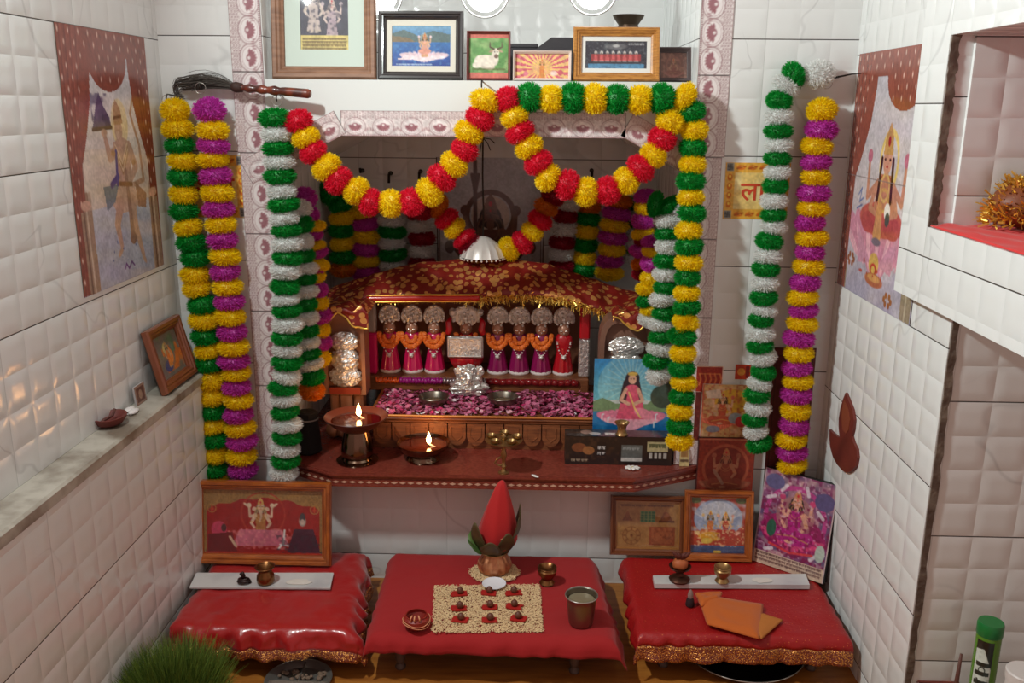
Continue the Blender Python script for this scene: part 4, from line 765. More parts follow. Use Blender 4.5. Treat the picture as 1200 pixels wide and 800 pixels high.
# petals
def petals(n, x0, x1, y0, y1, z, seed):
    r = random.Random(seed); mb = MB(); 
    for i in range(n):
        x, y = r.uniform(x0, x1), r.uniform(y0, y1); s_ = r.uniform(.005, .0095); T = TR(x, y, z + r.uniform(.001, .009)) @ ROT(r.uniform(0, 6.28), 'Z') @ ROT(r.uniform(-.7, .7), 'X') @ ROT(r.uniform(-.5, .5), 'Y')
        mb.add([(-s_, 0, .3 * s_), (-.5 * s_, -.7 * s_, .2 * s_), (.6 * s_, -.6 * s_, .25 * s_), (s_, 0, .4 * s_), (.6 * s_, .6 * s_, .25 * s_), (-.5 * s_, .7 * s_, .2 * s_), (0, 0, -.1 * s_)], [(6, 0, 1), (6, 1, 2), (6, 2, 3), (6, 3, 4), (6, 4, 5), (6, 5, 0)], T)
    return mb
mp = bpy.data.materials.new('rose_petals'); mp.use_nodes = True; nt = mp.node_tree; nt.nodes['Principled BSDF'].inputs['Roughness'].default_value = .75; g = nt.nodes.new('ShaderNodeNewGeometry'); rp = nt.nodes.new('ShaderNodeValToRGB'); nt.links.new(g.outputs['Random Per Island'], rp.inputs[0]); nt.links.new(rp.outputs[0], nt.nodes['Principled BSDF'].inputs['Base Color'])
for q, c in ((0, (96, 4, 44)), (.6, (150, 12, 70)), (.93, (186, 30, 96)), (1, (226, 130, 165))):
    e = rp.color_ramp.elements[0] if q == 0 else rp.color_ramp.elements[1] if q == 1 else rp.color_ramp.elements.new(q); e.color = (*rgb(*c), 1)
o = petals(1500, TX0 + .012, TX1 - .012, .07, .25, .3865, 3).build('rose_petals', mp, smooth=False); tag(o, 'bed of magenta rose petals scattered over the temple platform', 'petals', kind='stuff')
# shrine box behind with pillars
SX0, SX1 = -.437, .137
t = thing('idol_shrine', 'open dark wooden shrine box with foil-wrapped pillars behind the petals', 'shrine', (-.15, .30, .3865))
DKW = mat('shrine_inner', (150, 96, 70), .45)
put(MB().bbox(SX0, SX1, .262, .42, .3865, .425, .003), 'step', WOODT, t, False)
put(MB().box(SX0, SX1, .40, .41, .4252, .642), 'back_panel', DKW, t, False); put(MB().bbox(SX0 + .02, SX1 - .02, .29, .40, .640, .648, .002), 'roof_board', DKW, t, False)
put(MB().bbox(SX0, SX0 + .030, .275, .30, .535, .642, .004), 'pillar', mat('frosted_pillar', (176, 160, 150), .4, .3, bump=(80, .5, .003)), t, False, 'silver-grey upper left pillar'); put(MB().bbox(SX0 - .001, SX0 + .031, .274, .301, .4252, .5345, .005), 'pillar', MAG, t, False, 'magenta foil-wrapped lower left pillar')
put(MB().bbox(SX1 - .026, SX1, .275, .30, .525, .642, .004), 'pillar', REDS, t, False, 'red upper right pillar'); put(MB().bbox(SX1 - .027, SX1 + .001, .274, .301, .4252, .5245, .004), 'pillar', SILV, t, False, 'silver foil lower right pillar')
for (xa, xb, m_, lb) in ((SX0 + .031, P(468, 440, Y=.27).x, mat('orange_satin', (226, 92, 28), .3, coat=.4), 'orange satin strip'), (P(469, 440, Y=.27).x, P(519, 440, Y=.27).x, mat('violet_satin', (150, 20, 120), .3, coat=.4), 'violet satin strip'), (P(520, 440, Y=.27).x, P(570, 440, Y=.27).x, mat('grey_foil', (170, 160, 165), .3, .8), 'grey foil strip'), (P(571, 440, Y=.27).x, SX1 - .028, mat('dark_red_satin', (128, 22, 26), .3, coat=.4), 'dark red satin strip')):
    mb = MB(); n = 14
    for i in range(n): xa_, xb_ = xa + (xb - xa) * i / n, xa + (xb - xa) * (i + 1) / n; mb.tube([(xa_, .2600, .415 + .0015 * math.sin(i * 2.1)), (xb_, .2600, .415 + .0015 * math.sin(i * 2.1 + 2.1))], .0085, 8)
    put(mb, 'base_cloth', m_, t, True, lb)
# idols
FLO = mat('marigold_orange', (232, 118, 40), .5, bump=(300, .8, .002))
def idol(label, x, skirt, big=False, blossoms=True, z=.4252, tilt=0):
    t = thing('dressed_idol', label, 'idol', (x, .312, z), group='dressed idols in a row'); k = 1.12 if big else 1.0
    MB().lathe([(.026, 0), (.0275, .003), (.0265, .0075), (.024, .0085)], 24).build('hem', WHT, t)
    prof = [(.0255, .004), (.025, .012), (.021, .035), (.0165, .062), (.0165, .070)] if not big else [(.018, .0), (.030, .012), (.040, .028), (.043, .040), (.042, .045)]
    MB().lathe(prof, 40, flute=(12, .05)).build('skirt', skirt, t)
    MB().lathe([(.0165, .065), (.020, .078), (.021, .094), (.015, .104), (.008, .108), (.008, .114)], 24, Matrix.Diagonal((1.1, .75, 1, 1))).build('torso', skirt, t)
    if blossoms:
        mb = MB()
        for j in range(15):
            a = PI * (j / 14); mb.ball((.0245 * math.cos(a), -.016 - .005 * math.sin(a), .103 - .032 * math.sin(a)), .0068, 8, 6, jit=.18)
        for j in range(9): a = PI * (j / 8); mb.ball((.012 * math.cos(a), -.020, .098 - .014 * math.sin(a)), .006, 8, 6, jit=.18)
        mb.build('marigold_necklace', FLO, t)
    mb = MB()
    for j in range(13): a = PI * (j / 12); mb.ball((.017 * math.cos(a), -.0185 - .004 * math.sin(a), .088 - .036 * math.sin(a) ** 1.5), .0024, 6, 5)
    mb.ball((0, -.024, .048), .0052, 8, 6, jit=.2); mb.build('silver_chain', SILVER, t)
    zf = .117; MB().ball((0, -.004, zf), .0165, 18, 12, (.95, .9, 1.1)).build('face', SKIN, t, smooth=True)
    mb = MB()
    for s_ in (-1, 1): mb.ball((.0062 * s_, -.0178, zf - .001), .0034, 8, 6, (1.3, .5, .8))
    mb.ball((0, -.0195, zf - .0065), .0022, 6, 5, (1, 1, 1.3)); mb.build('eyes', mat('silver_eyes', (235, 225, 215), .2, .8), t)
    mb = MB(); rw = .033 if big else .0235
    for j in range(21): a = -.35 + (PI + .7) * j / 20; mb.ball((rw * math.cos(a), .000, .146 + .026 * math.sin(a)), .0048, 8, 6, jit=.25)
    mb.lathe([(.004, -.003), (rw * .9, -.002), (rw * .92, .003), (.002, .005)], 24, TR(0, .004, .148) @ ROT(PI / 2, 'X') @ Matrix.Diagonal((1, .95, 1, 1)))
    for j in range(14): a = j * 2.4; q = .0045 * math.sqrt(j); mb.ball((1.3 * q * math.cos(a), -.010, .144 + 1.3 * q * math.sin(a)), .0042, 7, 5, jit=.2)
    if big:
        for s_ in (-1, 1): mb.ball((.034 * s_, .002, .158), .011, 10, 8, jit=.2)
    mb.build('crown', SILVER, t)
    if big:
        MB().bbox(-.046, .046, -.034, -.028, .046, .103, .003).build('plaque', SILV, t, smooth=False)['label'] = 'square silver plaque'; mb = MB(); mb.tube([(-.041, -.0352, .051), (.041, -.0352, .051), (.041, -.0352, .098), (-.041, -.0352, .098)], .002, 6, True); mb.build('plaque_rim', SILVER, t, smooth=True)
        for s_ in (-1, 1): MB().tube([(.038 * s_, -.010, .147), (.044 * s_, -.016, .135), (.041 * s_, -.020, .118), (.046 * s_, -.022, .105)], [.004, .008, .009, .007], 10).build('scarf', REDS, t, smooth=True)
    return t
px_i = [(457, MAG), (483, MAG), (509, MAG), (546, REDS), (583, PURP), (608, PURP), (634, PURP), (660, REDS)]
labs = ['silver-headed idol in magenta beside the left shrine pillar, first of the row', 'magenta-skirted idol, second from the left pillar', 'magenta-skirted idol just left of the central plaque idol', 'large central idol with a square silver plaque and red bowl skirt', 'purple-skirted idol just right of the central plaque idol', 'purple-skirted idol, third from the right pillar', 'purple-skirted idol, second from the right pillar', 'idol all in red without orange blossoms beside the right pillar']
for (px, m_), lb in zip(px_i, labs): idol(lb, P(px, 430, Y=.30).x, m_, px == 546, px != 660)
# crumpled silver figure and bowls on the petals
def crumple(mb, c, rx, ry, rz, seed, n=22, m=14, j=.16):
    r = random.Random(seed); vs = []; fs = []
    for i in range(m + 1):
        th = PI * i / m
        for k in range(n):
            a = 2 * PI * k / n; q = 1 + (r.uniform(-j, j) if 0 < i < m else 0); vs.append((c[0] + rx * q * math.sin(th) * math.cos(a), c[1] + ry * q * math.sin(th) * math.sin(a), c[2] - rz * q * math.cos(th)))
    for i in range(m):
        for k in range(n): k2 = (k + 1) % n; fs.append((i * n + k, i * n + k2, (i + 1) * n + k2, (i + 1) * n + k))
    return mb.add(vs, fs)
p = P(550, 462, Z=.392); t = thing('silver_figurine', 'small crumpled silver foil figure seated on the petals before the central idol', 'figurine', (p.x, p.y, .392)); t.scale = (1.35, 1.2, 1.12)
mb = MB(); crumple(mb, (0, 0, .016), .036, .026, .018, 1); crumple(mb, (0, 0, .035), .024, .020, .020, 2); mb.build('body', SILV, t, smooth=False)
mb = MB(); crumple(mb, (0, -.004, .056), .016, .015, .015, 3); crumple(mb, (-.018, -.002, .055), .010, .005, .012, 4, 12, 8); crumple(mb, (.018, -.002, .055), .010, .005, .012, 5, 12, 8); mb.tube([(0, -.018, .054), (.002, -.024, .044), (-.002, -.026, .034), (-.010, -.026, .030)], [.006, .0055, .0045, .003], 8); mb.build('head', SILV, t, smooth=False)
DSTEEL = mat('worn_steel', (140, 132, 120), .3, .95)
for px, lb in ((508, 'small steel bowl on the petals left of the silver figure'), (589, 'small steel bowl on the petals right of the silver figure')):
    p = P(px, 474, Z=.392); t = thing('steel_bowl', lb, 'bowl', (p.x, p.y + .005, .3925), group='steel bowls on petals')
    MB().lathe([(.024, 0), (.030, .003), (.0355, .012), (.037, .019), (.0385, .020), (.0375, .0212), (.0355, .0195), (.030, .008), (.022, .004), (0, .004)], 40, cap=False).build('body', DSTEEL, t)
    MB().ball((0, 0, .006), .026, 20, 8, (1, 1, .22), .05).build('contents', mat('bowl_water', (120, 105, 80), .2), t)
# canopy cloth over the shrine box
def interp(x, tab): return float(np.interp(x, [a for a, b in tab], [b for a, b in tab]))
hem = [(384, 360), (405, 362), (430, 353), (500, 352), (560, 352), (620, 349), (660, 353), (690, 362), (715, 373), (735, 368), (754, 352)]
rdg = [(384, 338), (410, 330), (440, 321), (470, 312), (500, 306), (570, 303), (640, 308), (680, 322), (710, 334), (754, 345)]
nx_, rows = 110, 24; r = random.Random(2); W = []
nzv = vnoise(rows + 2, nx_ + 1, 7, 34, 5) - .5
for j in range(rows + 1):
    v = j / rows; row = []
    for i in range(nx_ + 1):
        px = 384 + 370 * i / nx_; hp = P(px, interp(px, hem), Y=.235); rp_ = P(px, interp(px, rdg), Y=.335)
        hz, rz_ = max(hp.z, .60), rp_.z; q = hp * 1.0
        if v < .15: u = v / .15; pt = Vector((hp.x, .232 - .004 * math.sin(u * PI), hp.z + (.018) * u))
        elif v < .62: u = (v - .15) / .47; a = Vector((hp.x, .234, hp.z + .018)); s2 = u ** .8; pt = Vector((hp.x + (rp_.x - hp.x) * u, a.y + (.335 - a.y) * u, a.z + (rz_ - a.z) * s2))
        else: u = (v - .62) / .38; pt = Vector((rp_.x, .335 + .11 * u, rz_ - .075 * u * u))
        pt += Vector((0, -.012, .010)) * nzv[j, i] * (1 if v > .12 else .4); row.append(pt)
    W.append(row)
t = thing('canopy_cloth', 'red cloth printed in gold draped as a canopy over the row of idols', 'cloth', (-.13, .32, .66))
mb = MB(); mb.add([p_ for row in W for p_ in row], [(j * (nx_ + 1) + i, j * (nx_ + 1) + i + 1, (j + 1) * (nx_ + 1) + i + 1, (j + 1) * (nx_ + 1) + i) for j in range(rows) for i in range(nx_)])
o = put(mb, 'cloth', CANOPY, t, True); sm = o.modifiers.new('thickness', 'SOLIDIFY'); sm.thickness = .0015
def edge_pts(a, b, dy=-.003, dz=0): return [Vector((P(x, interp(x, hem), Y=.235).x, .232 + dy, P(x, interp(x, hem), Y=.235).z + dz)) for x in np.linspace(a, b, 40)]
put(MB().tube(edge_pts(431, 562, -.004, .008), .0075, 10), 'red_band', mat('red_velvet_band', (196, 30, 26), .4, coat=.3), t, True, 'plain red band along the left front edge')
put(MB().tube(edge_pts(431, 562, -.008, .000), .0022, 8).tube(edge_pts(431, 562, -.008, .0165), .0022, 8), 'gold_piping', TINSEL, t, True)
mb = MB(); r = random.Random(8)
for px in np.linspace(548, 752, 900):
    b = P(px, interp(px, hem), Y=.235); b = Vector((b.x + r.uniform(-.003, .003), .228, b.z + r.uniform(.0, .012))); e = b + Vector((r.gauss(0, .006), -r.uniform(.002, .010), r.gauss(-.006, .007))); s_ = Vector((r.gauss(0, 1), r.gauss(0, 1), r.gauss(0, 1))).normalized() * .0011; mb.add([b - s_, b + s_, e + s_, e - s_], [(0, 1, 2, 3)])
for px in np.linspace(384, 548, 260):
    b = P(px, interp(px, hem), Y=.235); b = Vector((b.x, .229, b.z)); e = b + Vector((r.gauss(0, .004), -r.uniform(.001, .005), r.gauss(-.003, .003))); s_ = Vector((r.gauss(0, 1), r.gauss(0, 1), r.gauss(0, 1))).normalized() * .0008; mb.add([b - s_, b + s_, e + s_, e - s_], [(0, 1, 2, 3)])
put(mb, 'tinsel_fringe', TINSEL, t, False)
# silver umbrella hung on its chain above the canopy
p = P(566, 303, Y=.33); t = thing('silver_umbrella', 'small fluted silver umbrella dome hanging on a chain above the canopy', 'umbrella', (p.x, .33, p.z + .006))
MB().lathe([(.0, .052), (.006, .051), (.018, .046), (.036, .034), (.050, .018), (.056, .004), (.058, .0), (.055, .001), (.048, .016), (.034, .031), (.016, .043), (0, .049)], 48, flute=(16, .035), cap=False).build('dome', SILVER, t)
mb = MB()
for k in range(28): a = 2 * PI * k / 28; mb.ball((.057 * math.cos(a), .057 * math.sin(a), -.004), .0028, 6, 5)
mb.build('bead_fringe', SILVER, t); zc = 1.031 - t.location.z; MB().tube([(0, 0, .05), (.001, 0, .12), (-.001, 0, .2), (0, 0, zc)], .0022, 8).build('chain', IRON, t, smooth=True)
mb = MB()
for k in range(7): a = k * .9; mb.tube([(0, 0, zc - .012), (.018 * math.cos(a), -.010, zc - .014 + .012 * math.sin(a)), (.03 * math.cos(a), -.012, zc - .018 + .022 * math.sin(a) - .006)], .0012, 5)
mb.build('knot', IRON, t, smooth=True)
# side shrines
def side_shrine(label, x0, x1, ztop, yf, tone):
    w_ = x1 - x0; t = thing('side_shrine', label, 'shrine', ((x0 + x1) / 2, yf + .03, .3052), group='small side shrines flanking the idols'); H = ztop - .3052; hw = w_ / 2; yy = -.03
    m_ = mat('side_shrine_' + tone, (150, 104, 78) if tone == 'copper' else (128, 92, 76), .4, .25 if tone == 'copper' else 0, coat=.2, bump=(20, .3, .004)); hp = [(-hw, H * .36), (-hw, H * .82)] + [(-hw + .03 * (1 - math.cos(a)), H * .82 + .18 * H * math.sin(a)) for a in (.4, .8, 1.2, PI / 2)] + [(hw - .03 * (1 - math.cos(a)), H * .82 + .18 * H * math.sin(a)) for a in (PI / 2, 1.2, .8, .4)] + [(hw, H * .82), (hw, H * .36)]
    ih = [(x * .82, H * .40 + (z - H * .36) * .86) for x, z in hp]
    mb = MB(); n = len(hp); vs = [(x, yy, z) for x, z in hp] + [(x, yy, z) for x, z in ih] + [(x, yy + .018, z) for x, z in ih] + [(x, yy + .06, z) for x, z in hp]
    fs = []
    for i in range(n): j = (i + 1) % n; fs += [(i, j, n + j, n + i), (n + i, n + j, 2 * n + j, 2 * n + i), (j, i, 3 * n + i, 3 * n + j)]
    fs += [tuple(range(2 * n, 3 * n)), tuple(range(3 * n, 4 * n))[::-1]]; mb.add(vs, fs); mb.build('arched_body', m_, t, smooth=False)
    mb = MB(); mb.prism([(x, z) for x, z in [(-hw * .75, H * .37), (hw * .75, H * .37), (hw * .75, H * .42), (-hw * .75, H * .42)]], yy - .006, yy, 'y'); mb.build('band', mat('band_' + tone, (140, 50, 26), .4), t, smooth=False)
    mb = MB().bbox(-hw * .3, hw * .3, yy, yy + .05, H * .12, H * .362, .004).bbox(-hw * .8, -hw * .34, yy + .006, yy + .055, H * .13, H * .361, .006).bbox(hw * .34, hw * .8, yy + .006, yy + .055, H * .13, H * .361, .006); mb.build('pedestal', m_, t, smooth=False)
    mb = MB(); [crumple(mb, (hw * (-.72 + .48 * k), yy + .012, H * .065 + .001), hw * .36, .026, H * .062, 30 + k, 14, 10, .03) for k in range(4)]; mb.build('base_stones', m_, t, smooth=True)
    mb = MB(); crumple(mb, (0, yy + .008, H * .50), hw * .76, .018, H * .085, 11, 30, 20, .09); crumple(mb, (0, yy + .006, H * .63), hw * .66, .020, H * .10, 12, 30, 20, .09); crumple(mb, (0, yy + .006, H * .77), hw * .68, .017, H * .075, 13, 30, 20, .09); mb.build('foil_idol', SILV, t, smooth=False)['label'] = 'crumpled silver foil idol'
a_, b_ = P(380, 400, Y=.12), P(429, 400, Y=.12); side_shrine('copper-toned arched side shrine with silver foil idol behind the tall oil lamp', a_.x - .004, b_.x - .004, P(400, 366, Y=.12).z, .12, 'copper')  # left shrine has its own copper-coloured frame
a_, b_ = P(703, 400, Y=.12), P(766, 400, Y=.12); side_shrine('brown arched side shrine with silver foil idol above the blue picture', a_.x, b_.x, P(735, 372, Y=.12).z, .12, 'brown')
def small_drape(label, x0, x1, ztop, y0, drop, seed):
    t = thing('small_canopy_cloth', label, 'cloth', ((x0 + x1) / 2, y0 + .05, ztop)); nx2, ny2 = 40, 26; nz_ = vnoise(ny2 + 1, nx2 + 1, 4, 6, seed) - .5; g = []
    for j in range(ny2 + 1):
        for i in range(nx2 + 1):
            v = j / ny2; u = i / nx2; y = y0 - .006 + .10 * max(0, v - .45) / .55; z = ztop + .004 - drop * max(0, 1 - v / .45) * (.8 + .5 * math.sin(u * 5 + seed)); z += .02 * nz_[j, i] + .012 * math.sin(PI * u) * (v > .4); g.append((x0 + (x1 - x0) * u, y + .008 * nz_[j, i] - (.004 if v < .5 else 0), max(z, ztop + .002) if v >= .45 else z))
    o = put(MB().add(g, [(j * (nx2 + 1) + i, j * (nx2 + 1) + i + 1, (j + 1) * (nx2 + 1) + i + 1, (j + 1) * (nx2 + 1) + i) for j in range(ny2) for i in range(nx2)]), 'cloth', CANOPY, t, True); o.modifiers.new('thickness', 'SOLIDIFY').thickness = .0015
    put(MB().tube([Vector(g[i]) + Vector((0, -.002, 0)) for i in range(nx2 + 1)], .0025, 6), 'gold_edge', TINSEL, t, True)
small_drape('small red and gold cloth bunched over the left side shrine', P(378, 360, Y=.12).x, P(432, 360, Y=.12).x, P(400, 366, Y=.12).z, .12, .03, 3)
small_drape('small red and gold cloth bunched over the right side shrine', P(718, 360, Y=.12).x, P(764, 360, Y=.12).x, P(735, 372, Y=.12).z, .12, .018, 5)
p = P(362, 520, Y=.03); t = thing('black_pouch', 'black cloth pouch standing behind the green and white garland end', 'pouch', (p.x, .03, .3052)); MB().lathe([(.020, 0), (.028, .006), (.026, .05), (.022, .085), (.024, .10), (.018, .103), (.0, .100)], 20, flute=(5, .08)).build('bag', mat('black_cloth', (18, 16, 16), .9), t); MB().tube([(.024 * math.cos(a), .024 * math.sin(a), .084) for a in np.linspace(0, 2 * PI, 18)[:-1]], .002, 6, True).build('cord', mat('pale_cord', (120, 110, 104), .8), t, smooth=True)

# ================================================================== ON THE SHELF
OIL = mat('red_oil', (58, 12, 6), .08, coat=.6); CLAYD = mat('dark_clay', (88, 44, 32), .35, coat=.3); POLI = mat('polished_steel', (120, 96, 80), .16, 1)
FLM = mat('flame', (255, 170, 70), .5, emis=(1, .55, .18), es=22); WICK = mat('wick', (235, 215, 180), .9)
def flame(t, x, y, z, s=1):
    MB().tube([(x + .018, y - .004, z - .008), (x + .008, y - .002, z - .004), (x, y, z)], .0022, 8).build('wick', WICK, t, smooth=True)
    MB().lathe([(0, 0), (.004 * s, .003 * s), (.0058 * s, .008 * s), (.005 * s, .014 * s), (.0026 * s, .022 * s), (0, .030 * s)], 16, TR(x, y, z)).build('flame', FLM, t, smooth=True)
    l = bpy.data.lights.new('flame_light', 'POINT'); l.energy = .22; l.color = (1, .45, .14); l.shadow_soft_size = .018; o = bpy.data.objects.new('flame_light', l); COL.objects.link(o); o.parent = t; o.location = (x, y, z + .034 * s)
p = P(415, 547, Z=.305); t = thing('oil_lamp', 'tall lit oil lamp with a wide dish on a steel pot stand', 'lamp', (p.x, p.y + .040, .3052))
MB().lathe([(.047, 0), (.048, .003), (.036, .006), (.033, .010), (.0365, .016), (.036, .030), (.0335, .048), (.030, .066), (.028, .074)], 48).build('steel_stand', POLI, t)
MB().lathe([(.026, .072), (.034, .076), (.056, .090), (.070, .104), (.0725, .107), (.071, .1085), (.066, .105), (.050, .094), (0, .088)], 56, cap=False).build('dish', CLAYD, t); MB().lathe([(0, .0985), (.0605, .0985)], 48, cap=False).build('oil', OIL, t); flame(t, .004, .012, .103, 1.05)
p = P(494, 545, Z=.305); t = thing('oil_lamp', 'low lit oil lamp dish on a steel ring, right of the tall lamp', 'lamp', (p.x, p.y + .036, .3052))
MB().lathe([(.038, 0), (.039, .003), (.036, .006), (.034, .012), (.036, .016)], 40).build('steel_ring', POLI, t); MB().lathe([(.030, .013), (.042, .018), (.056, .030), (.0605, .040), (.0615, .042), (.0598, .0425), (.052, .034), (.03, .026), (0, .024)], 52, cap=False).build('dish', POLI, t); MB().lathe([(0, .036), (.0545, .036)], 48, cap=False).build('oil', OIL, t); flame(t, .014, -.008, .041, 1.0)
# five-cup brass lamp
p = P(590, 559, Y=-.078); t = thing('brass_aarti_lamp', 'brass lamp with five small cups on a slim turned stem at the shelf edge', 'lamp', (p.x, -.070, .3052)); zp = P(592, 516, Y=-.065).z - .3052
MB().lathe([(.012, 0), (.0125, .002), (.006, .004), (.0035, .010), (.006, .016), (.0035, .022), (.0042, .032), (.0075, .044), (.0045, .054), (.0038, zp - .012), (.008, zp - .004), (.003, zp)], 24).build('stem', BRASS, t)
MB().lathe([(.003, 0), (.040, .001), (.042, .004), (.040, .0035), (0, .003)], 40, TR(0, 0, zp), cap=False).build('tray', BRASS, t)
for k in range(5): a = 2 * PI * k / 5 + .3; MB().lathe([(.004, .002), (.009, .005), (.0115, .011), (.0105, .011), (.006, .006), (0, .005)], 20, TR(.030 * math.cos(a), .030 * math.sin(a), zp + .001), cap=False).build('cup', BRASS, t)
MB().ball((0, 0, zp + .010), .006, 10, 8, (1, 1, 1.5)).build('finial', BRASS, t, smooth=True); MB().tube([(0, 0, .040), (-.014, -.002, .034), (-.020, -.002, .024), (-.010, -.002, .018), (0, 0, .022)], .0022, 8).build('handle', BRASS, t, smooth=True)
# black printed carton, cup and blue picture
xa, xb = P(662, 538, Y=-.012).x, P(787, 538, Y=-.012).x; zt_ = P(720, 512, Y=-.012).z; t = thing('black_carton', 'black printed carton with photographs lying on the shelf below the blue picture', 'box', ((xa + xb) / 2, 0, .3052))
def pt_carton(p):
    p.rect(0, 0, 1, 1, (34, 28, 26)); p.noise(10, (70, 48, 34), .5, .9, 3, .8, x1=.5); p.rect(.53, .28, .72, .88, (92, 100, 98)); p.rect(.53, .74, .72, .86, (190, 190, 186)); p.rect(.77, .16, .96, .50, (178, 172, 130)); p.rect(.77, .50, .96, .85, (24, 24, 24)); [p.rect(.79 + k * .045, .56, .815 + k * .045, .76, (170, 170, 165)) for k in range(4)]
    p.rect(.30, .2, .38, .7, (22, 22, 24)); p.scribble(.31, .375, .4, .12, (200, 200, 200), 3); p.scribble(.31, .375, .6, .10, (200, 200, 200), 4); p.scribble(.06, .22, .86, .08, (180, 165, 140), 5); p.scribble(.79, .95, .3, .14, (80, 90, 60), 6); p.scribble(.545, .71, .42, .08, (160, 170, 170), 7); p.ell(.13, .4, .25, .16, (120, 70, 45)); p.ell(.22, .5, .2, .15, (150, 100, 60))
hw = (xb - xa) / 2; hb = zt_ - .3052
MB().box(-hw, hw, -.010, .034, 0, hb).build('carton', mat('carton_black', (40, 36, 34), .35), t, smooth=False); q = Pic(2 * hw, hb, .0012); pt_carton(q); q.obj('front_print', t, y=-.0106, m=GLOSSY)
def pt_top(p): p.rect(0, 0, 1, 1, (44, 42, 40)); p.noise(8, (80, 80, 78), .5, .9, 7, .7); p.ell(.2, .4, .3, .3, (150, 120, 110)); p.ell(.28, .6, .3, .2, (190, 180, 175)); p.scribble(.38, .5, .6, .3, (200, 200, 195), 3)
q = Pic(2 * hw, .044, .0012); pt_top(q); o = q.obj('top_print', t, y=0, m=GLOSSY); o.rotation_euler = (-PI / 2, 0, 0); o.location = (0, -.010, hb + .0006)
p = P(728, 522, Y=-.002); t = thing('brass_cup', 'little waisted brass cup on the black carton before the blue picture', 'cup', (p.x, .001, zt_ + .0015)); MB().lathe([(.014, 0), (.0145, .002), (.0115, .006), (.0095, .013), (.0115, .022), (.0165, .029), (.0168, .0305), (.015, .030), (.009, .022), (0, .020)], 28, cap=False).build('body', BRASS, t); MB().lathe([(0, .001), (.0135, .001)], 20).build('foot', BRASS, t)
def pt_blue(p):
    p.grad((40, 130, 190), (110, 190, 205), 0, .42); p.ell(.5, .28, .34, .34, (190, 225, 215), o=.35)
    for k in range(28): a = k / 28 * 2 * PI; p.line([(.5 + .12 * math.cos(a), .26 + .12 * math.sin(a)), (.5 + .36 * math.cos(a), .26 + .36 * math.sin(a))], .005, (220, 235, 215), .35)
    p.poly([(0, .44), (.12, .40), (.3, .46), (.5, .44), (.7, .46), (.85, .36), (1, .40), (1, .56), (0, .56)], (120, 150, 110)); p.ell(.9, .38, .12, .12, (70, 84, 74)); p.ell(.98, .3, .1, .1, (80, 92, 84)); p.grad((30, 120, 170), (10, 70, 150), .54, 1); p.noise(10, (70, 150, 200), .55, .9, 3, .5, .54, 1)
    for k in range(-5, 6): p.ell(.5 + k * .06, .64 - abs(k) * .008, .05, .12, (226, 130, 158), rot=k * .26); 
    for k in range(-5, 6): p.ell(.5 + k * .055, .68 - abs(k) * .008, .025, .07, (240, 172, 188), rot=k * .28)
    p.poly([(.42, .26), (.58, .26), (.70, .62), (.30, .62)], (222, 90, 120)); p.ell(.5, .20, .07, .075, (48, 40, 50)); p.line([(.43, .24), (.38, .42)], .035, (48, 40, 50)); p.line([(.57, .24), (.62, .40)], .02, (48, 40, 50)); p.ell(.5, .205, .04, .05, (224, 176, 150)); p.ell(.5, .32, .075, .06, (224, 96, 124)); p.line([(.42, .31), (.36, .42), (.46, .46)], .018, (224, 176, 150)); p.line([(.58, .31), (.64, .42), (.54, .46)], .018, (224, 176, 150)); p.ell(.66, .56, .10, .05, (232, 140, 160), rot=.4); p.line([(.46, .34), (.54, .5), (.62, .6)], .008, (235, 200, 120)); p.ell(.5, .15, .05, .02, (215, 180, 90))
    for sg in (-1, 1): p.ell(.5 + .018 * sg, .20, .006, .005, (40, 30, 30))
    for x, y in ((.18, .78), (.24, .80)): p.ell(x, y, .05, .03, (226, 140, 170))
    for x, y in ((.12, .63), (.82, .62), (.8, .7), (.2, .66)): p.line([(x, y), (x, y - .05), (x + .02, y - .06)], .006, (220, 230, 235))
    p.scribble(.45, .95, .94, .03, (170, 200, 220), 3)
BL, BR, TL = P(694, 515, Y=.050), P(783, 516, Y=.050), P(694, 420, Y=.056); BL.z = BR.z = .3055
card('blue_goddess_print', 'blue unframed print of a goddess in pink on a lotus, on the shelf', 'picture', BL, BR, TL, pt_blue, .003, m=GLOSSY, edge=mat('print_board_blue', (90, 120, 140), .6))
WHP = mat('white_flower', (226, 222, 218), .7)
p = P(741, 549, Z=.306); t = thing('white_blossom', 'small crushed white blossom at the shelf edge below the black carton', 'flower', (p.x, p.y, .3055)); mb = MB(); r = random.Random(3)
for k in range(9): a = k * .7; T = TR(.011 * math.cos(a), .006 * math.sin(a), .002) @ ROT(a, 'Z') @ ROT(r.uniform(-.4, .4), 'X'); mb.ball((0, 0, .001), .0075, 8, 6, (1, .6, .35), .1, T)
mb.build('petals', WHP, t); MB().ball((0, 0, .004), .003, 8, 6).build('centre', mat('blossom_centre', (205, 190, 150), .7), t)
p = P(627, 558, Z=.306); o = MB().ball((0, 0, .0015), .009, 10, 6, (1.2, .45, .2), .12).build('petal', WHP); o.location = (p.x, p.y, .3055); o.rotation_euler = (0, 0, -.7); tag(o, 'single pale petal on the shelf edge right of the brass lamp', 'petal')
def pt_cc(p): p.rect(0, 0, 1, 1, (190, 170, 120)); p.rect(.1, .1, .9, .5, (150, 110, 60)); p.scribble(.1, .9, .7, .1, (90, 70, 50), 2)
BL, BR, TL = P(795, 546, Y=.0), P(806, 546, Y=.0), P(794, 524, Y=-.002); BL.y = BR.y = -.012; BL.z = BR.z = .3055; TL.y = -.006
card('small_card', 'small tan card standing under the end of the green and yellow garland', 'card', BL, BR, TL, pt_cc, .0015)
